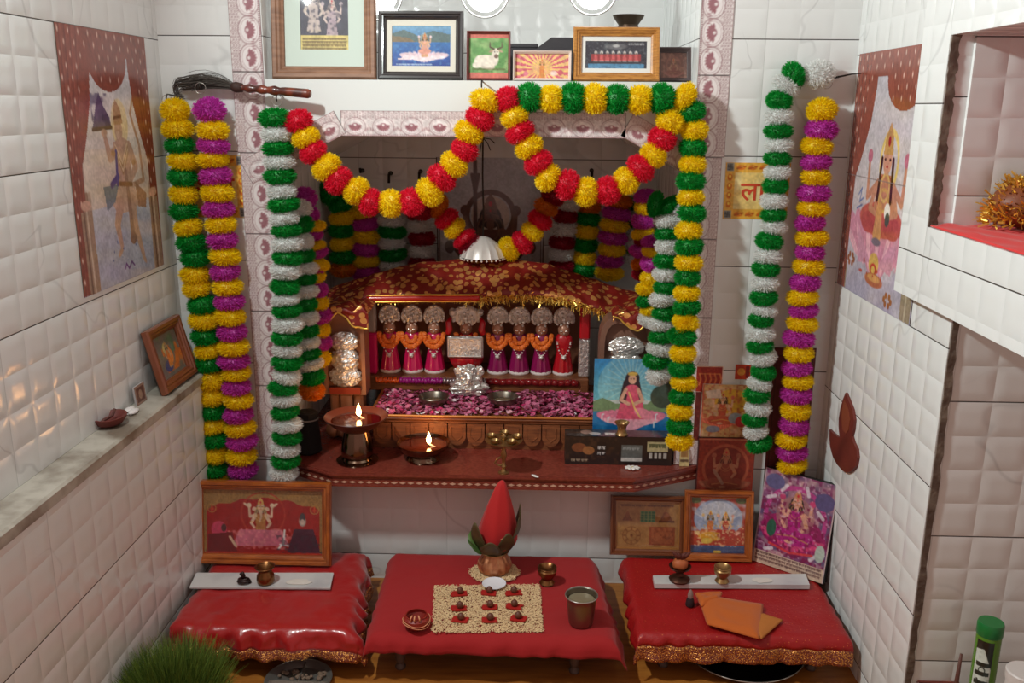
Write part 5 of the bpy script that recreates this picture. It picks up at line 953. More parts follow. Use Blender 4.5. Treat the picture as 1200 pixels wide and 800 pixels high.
#==PART6==
# ================================================================== LOW STOOLS WITH CLOTHS
DARKW = mat('dark_stool_wood', (70, 44, 34), .6, bump=(30, .3, .003)); PALEL = mat('stool_leg_paint', (92, 74, 66), .55)
def cloth_grid(x0, x1, y0, y1, z, drops, warp, amp, seed, cell=.006, flare=.25, rnd=.014):
    """cloth over a stool top; drops = (left, right, front, back) hanging lengths; warp(x,y)->(x,y)"""
    dl, dr, df, db = drops; x0 += rnd; x1 -= rnd; y0 += rnd; y1 -= rnd; dl, dr, df, db = dl + rnd * .57, dr + rnd * .57, df + rnd * .57, db + rnd * .57; xs = np.arange(x0 - dl, x1 + dr + cell * .5, cell); ys = np.arange(y0 - df, y1 + db + cell * .5, cell)
    nz_ = vnoise(len(ys), len(xs), 9, 14, seed) - .5; nf = vnoise(len(ys), len(xs), 20, 34, seed + 3) - .5
    def fold(a, lo, hi):
        if lo <= a <= hi: return a, 0
        s_ = (lo - a) if a < lo else (a - hi); sg = -1 if a < lo else 1; b = lo if a < lo else hi
        if s_ < rnd * PI / 2: off, dz = rnd * math.sin(s_ / rnd), rnd * (1 - math.cos(s_ / rnd))
        else: q = s_ - rnd * PI / 2; off, dz = rnd + q * flare, rnd + q * .97
        return b + sg * off, dz
    V = []
    for j, y in enumerate(ys):
        for i, x in enumerate(xs):
            X_, dx = fold(x, x0, x1); Y_, dy = fold(y, y0, y1); d_ = max(dx, dy) + min(dx, dy) * .25
            k = min(1, d_ / .02); al = (x if dy > dx else y); rip = math.sin(al * 95 + seed * 2 + 2.5 * math.sin(al * 23)) * .5 + nf[j, i]
            ox = (rip * amp * k) * (1 if dx > dy else .2) * (-1 if x < x0 else 1); oy = -(rip * amp * k) * (1 if dy >= dx else .2)
            X_, Y_ = warp(X_ + ox, Y_ + (oy if y < y0 or dx < dy else 0)); V.append((X_, Y_, max(z - d_ + nz_[j, i] * amp * .5 + abs(nf[j, i]) * amp * .3, .003)))
    nx, ny = len(xs), len(ys); return V, nx, ny
def cloth_object(t, V, nx, ny, m, hem=None, hemm=None, hem_sides='lrf', hw=4, name='cloth'):
    body, edge = [], []
    for j in range(ny - 1):
        for i in range(nx - 1):
            f = (j * nx + i, j * nx + i + 1, (j + 1) * nx + i + 1, (j + 1) * nx + i)
            e = hemm and ((('f' in hem_sides) and j < hw) or (('l' in hem_sides) and i < hw) or (('r' in hem_sides) and i >= nx - 1 - hw)); (edge if e else body).append(f)
    for nm, fs, mm in ((name, body, m), ('gold_border', edge, hemm)):
        if not fs: continue
        used = sorted({i for f in fs for i in f}); ix = {a: k for k, a in enumerate(used)}
        mb = MB(); b = t.location; mb.add([(V[a][0] - b.x, V[a][1] - b.y, V[a][2] - b.z) for a in used], [tuple(ix[i] for i in f) for f in fs]); o = mb.build(nm, mm, t, smooth=True); o.modifiers.new('thickness', 'SOLIDIFY').thickness = .0012
def stool(label, x0, x1, y0, y1, zt, legs=True):
    t = thing('low_stool', label, 'stool', ((x0 + x1) / 2, (y0 + y1) / 2, 0), group='low wooden stools under the red cloths'); hx, hy = (x1 - x0) / 2 - .028, (y1 - y0) / 2 - .028; zt -= .004
    MB().bbox(-hx, hx, -hy, hy, zt - .022, zt - .006, .003).build('top', DARKW, t, smooth=False); MB().box(-hx + .02, hx - .02, -hy + .012, -hy + .024, zt - .038, zt - .0225).box(-hx + .02, hx - .02, hy - .024, hy - .012, zt - .038, zt - .0225).build('apron', DARKW, t, smooth=False)
    for sx in (-1, 1):
        for sy in (-1, 1): MB().lathe([(.010, 0), (.011, .004), (.007, .012), (.011, .026), (.0085, .036), (.014, .048), (.016, zt - .0225)], 16, TR(sx * (hx - .035), sy * (hy - .022), .0004)).build('leg', PALEL, t)
    return t
ZT = .0985
stool('low dark stool hidden under the red satin cloth on the left', -.715, -.385, -.385, -.05, ZT)
stool('low dark stool under the plain red cloth in the middle', -.325, .150, -.405, -.045, ZT)
stool('low dark stool under the gold-hemmed cloth on the right', .205, .628, -.375, -.05, ZT)
# left satin
def wl(x, y): u = (x + .72) / .34; f = min(1, max(0, (-.08 - y) / .32)); return (max(x + .042 * f * max(0, u) ** 2, -.7335), y + (-.008 * math.sin(u * 3) if y < -.3 else 0))
V, nx, ny = cloth_grid(-.722, -.380, -.388, -.05, ZT + .001, (.004, .058, .058, .02), wl, .010, 4, flare=.30, rnd=.026)
t = thing('satin_cloth', 'shiny red satin cloth with gold border over the left stool', 'cloth', (-.53, -.22, .05)); cloth_object(t, V, nx, ny, SATIN, True, GOLDH, 'rf', 3)
# middle cotton
def wm(x, y):
    f = min(1, max(0, (-.03 - y) / .40)); k = (x + .1) / .24; g_ = max(0, (y + .09) / .06) ** 2; return (x + (k * .030 * f if k > 0 else -k * .008 * f) - .016 * g_ * k, y)
V, nx, ny = cloth_grid(-.332, .146, -.408, -.045, ZT + .001, (.030, .050, .032, .02), wm, .004, 9, flare=.55, rnd=.028)
t = thing('red_cloth', 'plain red cloth over the middle stool holding the rice square', 'cloth', (-.1, -.22, .05)); cloth_object(t, V, nx, ny, REDC)
# right cloth
V, nx, ny = cloth_grid(.205, .628, -.378, -.05, ZT + .001, (.036, .014, .052, .02), lambda x, y: (min(x, .6435), y), .006, 15, rnd=.018)
RSAT = foil_nodes('speckled_red_satin', (158, 15, 18), (205, 110, 70), 150, .30, .4, .8, .4)
t = thing('satin_cloth', 'red cloth with a broad glittering gold hem over the right stool', 'cloth', (.42, -.22, .05)); cloth_object(t, V, nx, ny, RSAT, True, GOLDH, 'f', 5)
ZC = ZT + .0035
# ------------------------------------------------------------------ pictures on the stools
def pt_ganraj(p):
    p.rect(0, 0, 1, 1, (150, 112, 62)); p.noise(60, (120, 86, 44), .5, .8, 3, .6)
    p.poly([(.03, 1), (.03, .42)] + [(.03 + .94 * u, .30 - .16 * math.sin(PI * u) + .02 * math.cos(u * 30)) for u in np.linspace(0, 1, 30)] + [(.97, .42), (.97, 1)], (150, 26, 26)); p.ell(.5, .38, .34, .34, (168, 60, 40), ring=.06)
    for x in (.07, .93): p.ell(x, .30, .07, .07, (172, 128, 66), ring=.2); p.line([(x, .26), (x, .34)], .012, (190, 70, 40)); p.line([(x - .01, .31), (x + .012, .31)], .012, (190, 70, 40))
    deity(p, .48, .27, .058, (205, 175, 150), (170, 110, 60), (200, 160, 90), arms=4, seat='none2', petal=(210, 190, 160), hair=(120, 100, 80)); p.poly([(.30, .62), (.66, .62), (.72, .86), (.24, .88)], (190, 100, 120)); p.noise(26, (220, 140, 140), .5, .8, 9, .6, .6, .92, None, .2, .8)
    for sg in (-1, 1): p.ell(.48 + .055 * sg, .30, .035, .028, (206, 176, 150), rot=sg * .6); p.ell(.48 + .12 * sg, .24, .05, .02, (214, 190, 160), rot=-sg * .6)
    p.line([(.48, .33), (.485, .42), (.47, .50)], [.02, .016, .008], (196, 165, 140))
    p.ell(.13, .62, .12, .12, (190, 60, 90)); p.ell(.17, .60, .04, .06, (80, 40, 40)); p.poly([(.04, .7), (.24, .66), (.28, .96), (.03, .96)], (110, 24, 30)); p.line([(.22, .74), (.27, .88)], .02, (200, 170, 140))
    p.ell(.83, .48, .055, .08, (160, 150, 140)); p.ell(.83, .42, .04, .07, (60, 55, 60)); p.ell(.83, .49, .03, .045, (190, 170, 155)); p.poly([(.76, .60), (.92, .60), (.98, .96), (.70, .96)], (74, 34, 52)); p.line([(.68, .62), (.67, .82), (.63, .9)], .014, (220, 220, 215)); p.line([(.64, .84), (.71, .86)], .01, (215, 215, 210)); p.noise(24, (60, 50, 60), .6, .8, 4, .6, .7, 1, None, .6, 1); p.rect(0, .97, 1, 1, (170, 50, 30))
    for k in range(30): p.ell(.03 + k * .0325, .05, .014, .014, (180, 145, 85), ring=.4)
framed('framed_picture', 'wide wooden framed picture of a seated elephant-headed deity with two attendants, left stool', *P3((229, 657), (389, 661), (222, 561), -.128, -.095, ZC), .021, mat('orange_wood', (176, 96, 38), .32, coat=.4, var=(26, (130, 62, 24), .35, .7, (1, 8, 1))), pt_ganraj, .018)
def pt_yantra(p):
    p.rect(0, 0, 1, 1, (150, 106, 58)); p.noise(12, (170, 128, 74), .4, .8, 3, .6); p.scribble(.06, .94, .08, .04, (90, 50, 30), 2)
    p.poly([(.08, .42), (.16, .22), (.26, .42)], (122, 70, 36)); p.ell(.17, .28, .04, .07, (140, 84, 46)); p.rect(.38, .20, .62, .44, (40, 104, 66)); [p.line([(.38, .20 + k * .06), (.62, .20 + k * .06)], .006, (140, 150, 90)) for k in range(5)]; [p.line([(.38 + k * .06, .2), (.38 + k * .06, .44)], .006, (140, 150, 90)) for k in range(5)]
    p.poly([(.7, .44), (.72, .32), (.80, .22), (.88, .32), (.92, .44)], (110, 60, 30)); p.ell(.8, .28, .07, .07, (130, 74, 40)); p.rect(.68, .40, .94, .44, (90, 46, 24))
    p.ell(.24, .74, .20, .20, (122, 72, 38), ring=.08); p.ell(.24, .74, .12, .12, (122, 72, 38), ring=.14)
    for k in range(8): a = k * PI / 4; p.ell(.24 + .155 * math.cos(a) / p.ar, .74 + .155 * math.sin(a), .04, .02, (126, 76, 40), rot=a)
    p.ell(.24, .74, .03, .03, (110, 56, 28)); p.rect(.53, .54, .95, .94, (136, 66, 38)); p.rect(.56, .57, .92, .91, (150, 84, 50)); p.noise(22, (118, 54, 30), .5, .7, 6, .6, .57, .91, None, .56, .92)
framed('framed_picture', 'dark wooden framed tan chart with a small green grid, right stool', *P3((714, 652), (802, 652), (712, 579), -.048, -.022, ZC), .013, mat('dark_red_wood', (112, 62, 36), .35, coat=.3), pt_yantra, .014, .004, mat('gilt_slip', (166, 116, 62), .4))
def pt_couple(p):
    p.rect(0, 0, 1, 1, (180, 66, 48)); p.ell(.5, .38, .42, .34, (150, 166, 196)); p.noise(14, (190, 196, 210), .5, .8, 3, .8, .08, .6); p.ell(.5, .30, .30, .22, (205, 208, 214), o=.7)
    for sg in (-1, 1):
        for k in range(5): a = .5 + k * .28; p.line([(.5 + .1 * sg, .46), (.5 + sg * .45 * math.cos(a) / p.ar, .46 - .34 * math.sin(a))], .012, (215, 216, 222), .7)
    p.rect(0, 0, 1, .03, (200, 130, 70)); p.ell(.08, .06, .1, .06, (90, 100, 60)); p.ell(.92, .06, .1, .06, (90, 100, 60)); p.grad((80, 100, 140), (50, 70, 110), .86, 1)
    deity(p, .36, .34, .042, (150, 165, 190), (205, 110, 60), (220, 180, 80), arms=4, seat='lotus', petal=(225, 190, 130)); deity(p, .64, .35, .040, (225, 185, 150), (190, 60, 50), (220, 180, 80), arms=4, seat='lotus', petal=(225, 170, 150)); p.ell(.38, .70, .22, .08, (220, 160, 50)); p.ell(.66, .68, .16, .07, (180, 60, 50)); p.noise(34, (230, 200, 150), .58, .75, 8, .7, .5, .88); p.line([(.45, .97), (.55, .97)], .02, (225, 190, 60)); p.ell(.3, .78, .1, .05, (225, 195, 90))
framed('framed_picture', 'orange wooden framed print of two seated deities under silver serpent hoods, right stool', *P3((800, 655), (880, 656), (796, 573), -.068, -.040, ZC), .0165, MATS['orange_wood'], pt_couple, .016, m=GLOSSY)
def pt_collage(p):
    p.rect(0, 0, 1, 1, (150, 110, 128)); p.noise(7, (120, 60, 110), .4, .8, 3, .8); p.noise(12, (190, 150, 150), .55, .8, 4, .8); p.noise(9, (82, 70, 110), .58, .8, 14, .8); p.noise(26, (110, 26, 80), .55, .75, 5, .7)
    p.ell(.5, .45, .33, .34, (176, 60, 130), ring=.14); p.ell(.5, .6, .34, .2, (150, 28, 96)); p.ell(.5, .42, .2, .2, (160, 110, 110), o=.8)
    deity(p, .5, .27, .052, (206, 150, 130), (170, 26, 120), (190, 130, 90), arms=4, seat='lotus', petal=(190, 60, 110)); p.noise(40, (205, 170, 190), .74, .82, 7, .6, 0, .86); p.noise(40, (120, 20, 70), .62, .72, 17, .8, .3, .86)
    for x, y, a in ((.3, .16, .9), (.62, .14, -1.2), (.14, .28, .4), (.83, .34, -.7), (.2, .82, .3), (.82, .78, .8)): p.line([(x - .05 * math.cos(a), y + .04 * math.sin(a)), (x + .05 * math.cos(a), y - .04 * math.sin(a))], .018, (214, 206, 214), .9)
    p.ell(.2, .60, .05, .09, (40, 92, 72)); p.ell(.9, .72, .05, .09, (170, 185, 175)); p.ell(.86, .2, .1, .09, (84, 76, 120)); p.ell(.16, .12, .1, .08, (90, 86, 130)); p.line([(.2, .76), (.5, .80), (.8, .76)], .012, (206, 60, 70))
    p.rect(0, .86, 1, 1, (206, 182, 160)); [p.scribble(.04, .96, .885 + k * .035, .022, (90, 60, 60), k) for k in range(3)]; p.rect(.985, 0, 1, 1, (190, 170, 170)); p.rect(0, 0, .012, 1, (170, 150, 160))
BL, BR = P(881, 656, Z=ZC), P(964, 684, Z=ZC); TL = P(898, 547, Y=BL.y + .030)
card('deity_collage_board', 'thick black-edged board with a purple deity collage leaning by the right wall', 'picture', BL, BR, TL, pt_collage, .020, m=GLOSSY, edge=mat('black_edge', (22, 18, 20), .6))
# ------------------------------------------------------------------ things on the left stool
MARB = mat('white_marble', (206, 206, 204), .35, var=(12, (180, 180, 182), .45, .7)); FLAKE = mat('cream_flake', (218, 212, 204), .7)
def slab(label, c, th):
    t = thing('marble_strip', label, 'slab', (sum(q.x for q in c) / 4, sum(q.y for q in c) / 4, ZC + .001), group='marble strips on the stools'); mb = MB(); mb.prism([(q.x, q.y) for q in c], ZC + .001, ZC + .001 + th); put(mb, 'slab', MARB, t, False); return t
Z_ = ZC + .004
slab('thin white marble strip before the wide framed picture on the left stool', [P(222, 688, Z=Z_), P(387, 689, Z=Z_), P(391, 671, Z=Z_), P(230, 671, Z=Z_)], .0035)
zs = ZC + .005
def flake(label, px, py, z, w_, seed):
    p = P(px, py, Z=z); t = thing('dried_petal', label, 'petal', (p.x, p.y, z)); r = random.Random(seed); pts = [(w_ * (1 + r.uniform(-.15, .15)) * math.cos(a), w_ * .5 * (1 + r.uniform(-.2, .2)) * math.sin(a)) for a in np.linspace(0, 2 * PI, 14)[:-1]]; MB().prism(pts, .0003, .0012).build('flake', FLAKE, t, smooth=False); MB().tube([(-w_ * .8, 0, .0013), (w_ * .8, w_ * .1, .0013)], .0004, 4).build('vein', MATC, t, smooth=False)
flake('pale flat flake on the left marble strip', 350, 682, zs, .026, 2)
OLDB = mat('aged_brass', (134, 92, 56), .3, .95)
def lota(label, px, py, z, s, m_, shape=0):
    p = P(px, py, Z=z); t = thing('small_pot', label, 'pot', (p.x, p.y + .010, z + .0004))
    prof = [(.016, 0), (.018, .002), (.019, .010), (.018, .018), (.0135, .025), (.0125, .028), (.019, .034), (.0215, .037), (.0205, .0375), (.012, .030), (0, .026)] if shape == 0 else [(.014, 0), (.016, .002), (.011, .010), (.0125, .014), (.0185, .022), (.0195, .030), (.0165, .034), (.0185, .037), (.0175, .0372), (.012, .031), (0, .028)]
    MB().lathe([(r_ * s, z_ * s) for r_, z_ in prof], 32, cap=False).build('body', m_, t); MB().lathe([(0, .0006), (.015 * s, .0006)], 24, cap=False).build('foot', m_, t); MB().tube([(.0185 * s * math.cos(a), .0185 * s * math.sin(a), .0362 * s) for a in np.linspace(0, 2 * PI, 24)[:-1]], .0011, 6, True).build('rim', m_, t, smooth=True)
lota('little brass pot with silver rim on the left marble strip', 310, 685, zs, 1.0, OLDB)
p = P(285, 685, Z=zs); t = thing('cobra_figurine', 'tiny dark coiled serpent figurine on the left marble strip', 'figurine', (p.x, p.y + .006, zs + .0004)); BLK = mat('dark_bronze', (54, 42, 40), .4, .6)
MB().tube([((.013 - .004 * i / 24) * math.cos(i * .5), (.009 - .003 * i / 24) * math.sin(i * .5), .003 + .010 * i / 30) for i in range(26)], .0032, 8).build('coil', BLK, t, smooth=True); MB().tube([(.003, -.002, .010), (.001, -.002, .018), (-.002, -.003, .024), (.001, -.004, .028)], [.0035, .004, .0055, .002], 8).build('hood', BLK, t, smooth=True)
# ------------------------------------------------------------------ middle stool
RICE = mat('rice_grain', (226, 196, 150), .6)
def grains(n, f, z, seed, s=1):
    r = random.Random(seed); mb = MB(); k = 0
    while k < n:
        q = f(r)
        if q is None: continue
        x, y = q; a = r.uniform(0, PI); L, w_ = .0030 * s, .0011 * s; T = TR(x, y, z + r.uniform(.0006, .0034)) @ ROT(a, 'Z') @ ROT(r.uniform(-.5, .5), 'Y')
        mb.add([(-L, 0, 0), (0, -w_, 0), (L, 0, 0), (0, w_, 0), (0, 0, w_)], [(0, 1, 4), (1, 2, 4), (2, 3, 4), (3, 0, 4)], T); k += 1
    return mb
q0, q1, q2, q3 = P(513, 688, Z=ZC), P(629, 687, Z=ZC), P(633, 739, Z=ZC), P(510, 740, Z=ZC)
def sq(r):
    u, v = r.uniform(-.03, 1.03), r.uniform(-.03, 1.03); a = q0 + (q1 - q0) * u; b = q3 + (q2 - q3) * u; w_ = a + (b - a) * v; return (w_.x + r.gauss(0, .001), w_.y + r.gauss(0, .001))
o = grains(9000, sq, ZC, 5).build('rice_square', RICE, smooth=False); tag(o, 'square bed of rice grains on the middle red cloth', 'rice', kind='stuff')
kp = P(579, 674, Z=ZC); kx, ky = kp.x, kp.y + .018
def ring_(r): a = r.uniform(0, 2 * PI); q = .054 * math.sqrt(r.random()) + r.gauss(0, .002); return (kx + q * math.cos(a) * 1.0, ky - .006 + q * math.sin(a) * .85)
o = grains(2600, ring_, ZC, 6).build('rice_ring', RICE, smooth=False); tag(o, 'round bed of rice under the copper kalash pot', 'rice', kind='stuff')
REDP = mat('red_petal_piece', (170, 26, 20), .6); NUT = mat('betel_nut', (98, 52, 34), .5, bump=(300, .6, .001))
rows_ = ['back', 'middle', 'front']; cols_ = ['left', 'centre', 'right']
for k, (x, y) in enumerate(((395, 450), (510, 447), (607, 447), (395, 507), (513, 503), (610, 500), (400, 552), (513, 553), (625, 547))):
    p = P(420 + x / 3.333, 561 + y / 3.333, Z=ZC + .004); nm = f'{rows_[k // 3]} row {cols_[k % 3]}'
    mb = MB(); r = random.Random(k); hw = .0165
    pts = [(-hw, -.009), (-.004, -.0105), (hw, -.0095), (hw * .9, 0), (hw, .0085), (0, .010), (-hw * .95, .0095), (-hw * 1.1, 0)]; mb.prism([(a * r.uniform(.85, 1.1), b * r.uniform(.85, 1.1)) for a, b in pts], 0, .0025)
    o = mb.build('red_patch', REDP, smooth=False); o.location = (p.x, p.y, ZC + .0042); o.rotation_euler = (0, 0, r.uniform(-.2, .2)); tag(o, f'red petal patch on the rice square, {nm}', 'petal patch', 'nine red patches on rice')
    o = MB().lathe([(0, 0), (.0055, .001), (.0075, .005), (.0062, .010), (.0025, .0135), (0, .014)], 14).build('betel_nut', NUT, smooth=True); o.location = (p.x + r.uniform(-.001, .001), p.y, ZC + .0068); tag(o, f'brown betel nut on the rice square, {nm}', 'nut', 'nine betel nuts on rice')
# kalash
COPP = mat('old_copper', (206, 142, 100), .38, .6, var=(60, (160, 96, 66), .45, .7)); ka = P(579, 562, Y=ky).z - ZC
t = thing('copper_kalash', 'copper pot with ribbed belly standing in the rice before the stool back', 'pot', (kx, ky, ZC + .0036)); hk = .046
MB().lathe([(.026, 0), (.034, .003), (.0375, .012), (.036, .022), (.029, .034), (.024, .040), (.0235, .043), (.031, .0465), (.032, .048), (.030, .048), (.022, .043), (0, .040)], 64, flute=(14, .03), cap=False).build('body', COPP, t); MB().tube([(.031 * math.cos(a), .031 * math.sin(a), .0475) for a in np.linspace(0, 2 * PI, 32)[:-1]], .0016, 8, True).build('rim', BRASS, t, smooth=True)
CLR = mat('red_wrap_cloth', (180, 14, 16), .75, bump=(240, .3, .001), sheen=.2); zc0 = ZC + .052; hc = ZC + ka - zc0
t = thing('wrapped_coconut', 'coconut wrapped in red cloth with a pointed top on the copper pot', 'coconut', (kx, ky, zc0)); mb = MB(); n = 40; prof = [(.022, 0)] + [(.046 * (1 - u ** 1.4) + .0105 * u, hc * (.08 + .86 * u)) for u in np.linspace(0, 1, 7)] + [(.004, hc)]
vs = []; fs = []
for j, (r_, z_) in enumerate(prof):
    lx = .016 * (j / 8); 
    for k in range(n): a = 2 * PI * k / n; f_ = 1 + .05 * math.sin(a * 3 + j * .4) + .03 * math.sin(a * 7 + 1) ; vs.append((r_ * f_ * math.cos(a) + lx, r_ * f_ * math.sin(a) * .9, z_))
for j in range(len(prof) - 1):
    for k in range(n): k2 = (k + 1) % n; fs.append((j * n + k, j * n + k2, (j + 1) * n + k2, (j + 1) * n + k))
fs.append(tuple(range((len(prof) - 1) * n, len(prof) * n))); fs.append(tuple(range(n))[::-1]); mb.add(vs, fs); o = mb.build('red_wrap', CLR, t, smooth=True)
o.modifiers.new('sub', 'SUBSURF').levels = 1; o.modifiers['sub'].render_levels = 1
MB().tube([(.041 * math.cos(a), -.037 + .003 * math.sin(a * 2) if False else .037 * math.sin(a), .030 + .006 * math.sin(a + 1)) for a in np.linspace(0, 2 * PI, 40)[:-1]], .0009, 5, True).build('thread', mat('pale_thread', (220, 150, 110), .7), t, smooth=True); MB().tube([(.008, -.0375, .040), (.022, -.034, .046), (.034, -.026, .047)], .0008, 5).build('loose_thread', mat('pale_thread', (0, 0, 0)), t, smooth=True)
def leaf(t, az, L, W_, lift, m_, droop=.5, lab=None):
    mb = MB(); vs = []; fs = []; n = 9
    for i in range(n + 1):
        u = i / n; w_ = W_ * math.sin(PI * (u * .9 + .06)) ** .8 * (1 - u * .25); r_ = .028 + .030 * math.sin(u * 1.6); z_ = lift * L * u - droop * L * max(0, u - .5) ** 2
        for k, q in enumerate((-1, -.5, 0, .5, 1)): c = Vector((r_, q * w_, z_ - abs(q) * w_ * .15 + .004)); vs.append(tuple(ROT(az, 'Z') @ c))
    for i in range(n):
        for k in range(4): fs.append((i * 5 + k, i * 5 + k + 1, (i + 1) * 5 + k + 1, (i + 1) * 5 + k))
    o = mb.add(vs, fs).build('leaf', m_, t, smooth=True); o.modifiers.new('thickness', 'SOLIDIFY').thickness = .0008
    if lab: o['label'] = lab
t = thing('kalash_leaves', 'ring of drying green and olive leaves between copper pot and red coconut', 'leaves', (kx, ky, zc0 - .004))
LG = mat('leaf_green', (92, 128, 66), .45, var=(30, (60, 92, 44), .4, .65)); LO = mat('leaf_olive', (92, 80, 48), .5, var=(26, (66, 54, 34), .4, .65))
for az, L, W_, lf, m_, dr, lb in ((-PI / 2 - .75, .078, .017, .95, LO, .15, 'olive leaf'), (-PI / 2 - .1, .056, .020, .80, LO, .4, 'olive leaf'), (-PI / 2 + .55, .066, .018, .9, LO, .3, 'olive leaf'), (PI + .30, .050, .022, .65, LG, .9, 'green leaf'), (-.35, .080, .017, 1.0, LO, .2, 'olive leaf'), (PI - .4, .055, .020, .7, LG, .8, 'green leaf'), (.3, .085, .015, 1.05, LO, .1, 'olive leaf'), (1.9, .055, .014, 1, LO, .3, 'olive leaf'), (1.1, .055, .014, 1, LO, .3, 'olive leaf')): leaf(t, az, L * 1.18, W_ * 1.35, lf, m_, dr, lb)
p = P(579, 685, Z=ZC + .005); t = thing('small_white_dish', 'small white paper dish on the rice between kalash and betel nuts', 'dish', (p.x, p.y, ZC + .0045)); MB().lathe([(.018, 0), (.024, .003), (.0255, .0045), (.0245, .005), (.017, .002), (0, .0018)], 36, cap=False).build('dish', mat('white_paper', (226, 226, 232), .5), t); MB().tube([(.025 * math.cos(a), .025 * math.sin(a), .0046) for a in np.linspace(0, 2 * PI, 30)[:-1]], .0008, 5, True).build('rim', mat('white_paper', (0, 0, 0)), t, smooth=True)
lota('little waisted brass pot on the middle cloth right of the kalash', 641, 686, ZC, 1.05, OLDB, 1)
p = P(681, 735, Z=ZC); t = thing('steel_tumbler', 'steel tumbler of water on the right front of the middle cloth', 'tumbler', (p.x, p.y + .018, ZC + .0004)); th = P(681, 697, Y=p.y + .018).z - ZC
MB().lathe([(.0, .001), (.0235, 0), (.0245, .003), (.0265, .02), (.0285, th * .75), (.030, th * .95), (.0325, th), (.0325, th + .001), (.030, th - .001), (.027, th * .6), (0, th * .6)], 48, cap=False).build('body', DSTEEL, t); MB().tube([(.0318 * math.cos(a), .0318 * math.sin(a), th) for a in np.linspace(0, 2 * PI, 40)[:-1]], .0014, 8, True).build('rim', STEEL, t, smooth=True); MB().lathe([(0, th * .82), (.0275, th * .82)], 40, cap=False).build('water', mat('cloudy_water', (130, 120, 96), .08, coat=.5), t)
p = P(487, 740, Z=ZC); t = thing('clay_cup', 'small red clay cup bound with pale thread on the left front of middle cloth', 'cup', (p.x, p.y + .016, ZC + .0004)); CLAY = mat('red_clay', (140, 34, 24), .45, coat=.2)
MB().lathe([(.012, 0), (.020, .004), (.0265, .014), (.0255, .022), (.021, .026), (.0215, .028), (.0195, .028), (.022, .020), (.015, .008), (0, .006)], 36, cap=False).build('body', CLAY, t); mb = MB()
for z_, ph in ((.012, 0), (.017, .6)): mb.tube([(.0268 * math.cos(a), .0268 * math.sin(a), z_ + .003 * math.sin(a * 2 + ph)) for a in np.linspace(0, 2 * PI, 40)[:-1]], .0009, 5, True)
for a in (-1.9, -1.6, -1.2): mb.tube([(.024 * math.cos(a), .024 * math.sin(a), .026), (.026 * math.cos(a), .026 * math.sin(a), .032), (.018 * math.cos(a), .018 * math.sin(a), .035)], .0016, 5)
mb.build('thread', mat('pale_thread', (0, 0, 0)), t, smooth=True)
# ------------------------------------------------------------------ right stool
Z_ = ZC + .011
slab('thicker white marble strip on the right stool before the framed prints', [P(767, 684, Z=Z_), P(949, 685, Z=Z_), P(944, 672, Z=Z_), P(765, 674, Z=Z_)], .010)
zr = ZC + .0115
lota('small bright brass pot at the middle of the right marble strip', 847, 684, zr, .95, BRASS, 1); flake('pale cream flake on the right marble strip', 893, 680, zr, .022, 5)
p = P(797, 683, Z=zr); t = thing('fruit_lamp', 'dark footed lamp topped with a dried orange fruit on the right marble strip', 'lamp', (p.x, p.y + .012, zr + .0004)); BRZ = mat('dark_copper', (84, 52, 40), .4, .8)
MB().lathe([(.0, .001), (.021, 0), (.0225, .004), (.018, .008), (.009, .012), (.007, .018), (.011, .022), (.022, .030), (.024, .034), (.0225, .034), (.012, .026), (0, .025)], 32, cap=False).build('stand', BRZ, t); mb = MB(); crumple(mb, (0, 0, .038), .017, .015, .014, 4, 18, 12, .06); mb.build('fruit', mat('dried_orange', (178, 96, 52), .6), t, smooth=True)
mb = MB(); [mb.tube([(0, 0, .048), (x * .5, -.003, .060), (x, -.004, .066 + abs(x) * .2)], [.004, .0055, .001], 8) for x in (-.020, -.008, .010, .021)]; mb.build('calyx', mat('dry_calyx', (92, 40, 30), .7), t, smooth=True)
p = P(809, 711, Z=ZC); t = thing('incense_stub', 'short burnt incense cone with a grey ash top beside the orange cloth', 'incense', (p.x, p.y + .006, ZC + .0004)); MB().lathe([(.009, 0), (.0095, .003), (.0075, .014), (.0055, .018)], 20).build('base', mat('charred', (36, 18, 22), .7), t); MB().lathe([(.0055, .0181), (.006, .024), (.004, .032), (.001, .036)], 16).build('ash', mat('ash', (140, 116, 108), .9), t)
# folded orange cloth
ORC = mat('orange_cloth', (190, 92, 14), .8, sheen=.2, bump=(260, .25, .001)); ORC2 = mat('tan_cloth', (184, 112, 46), .8, bump=(260, .25, .001))
t = thing('folded_orange_cloth', 'folded orange cloth lying on the front of the right red cloth', 'cloth', (P(860, 720, Z=ZC).x, P(860, 720, Z=ZC).y, ZC))
def sheet(pts, z0, thick, m_, nm, seed, lab=None):
    W = [P(x, y, Z=ZC + z0) for x, y in pts]; b = t.location; n = 26; nz_ = vnoise(n + 1, n + 1, 4, 5, seed); vs = []; A, B, C_, D_ = W
    for j in range(n + 1):
        for i in range(n + 1):
            u, v = i / n, j / n; q = (A + (B - A) * u) * (1 - v) + (D_ + (C_ - D_) * u) * v; e = min(u, 1 - u, v, 1 - v); vs.append((q.x - b.x, q.y - b.y, z0 + thick * (min(1, e * 7) ** .5) + .004 * nz_[j, i] * min(1, e * 6) + .002))
    o = MB().add(vs, [(j * (n + 1) + i, j * (n + 1) + i + 1, (j + 1) * (n + 1) + i + 1, (j + 1) * (n + 1) + i) for j in range(n) for i in range(n)]).build(nm, m_, t, smooth=True); o.modifiers.new('thickness', 'SOLIDIFY').thickness = .002
    if lab: o['label'] = lab
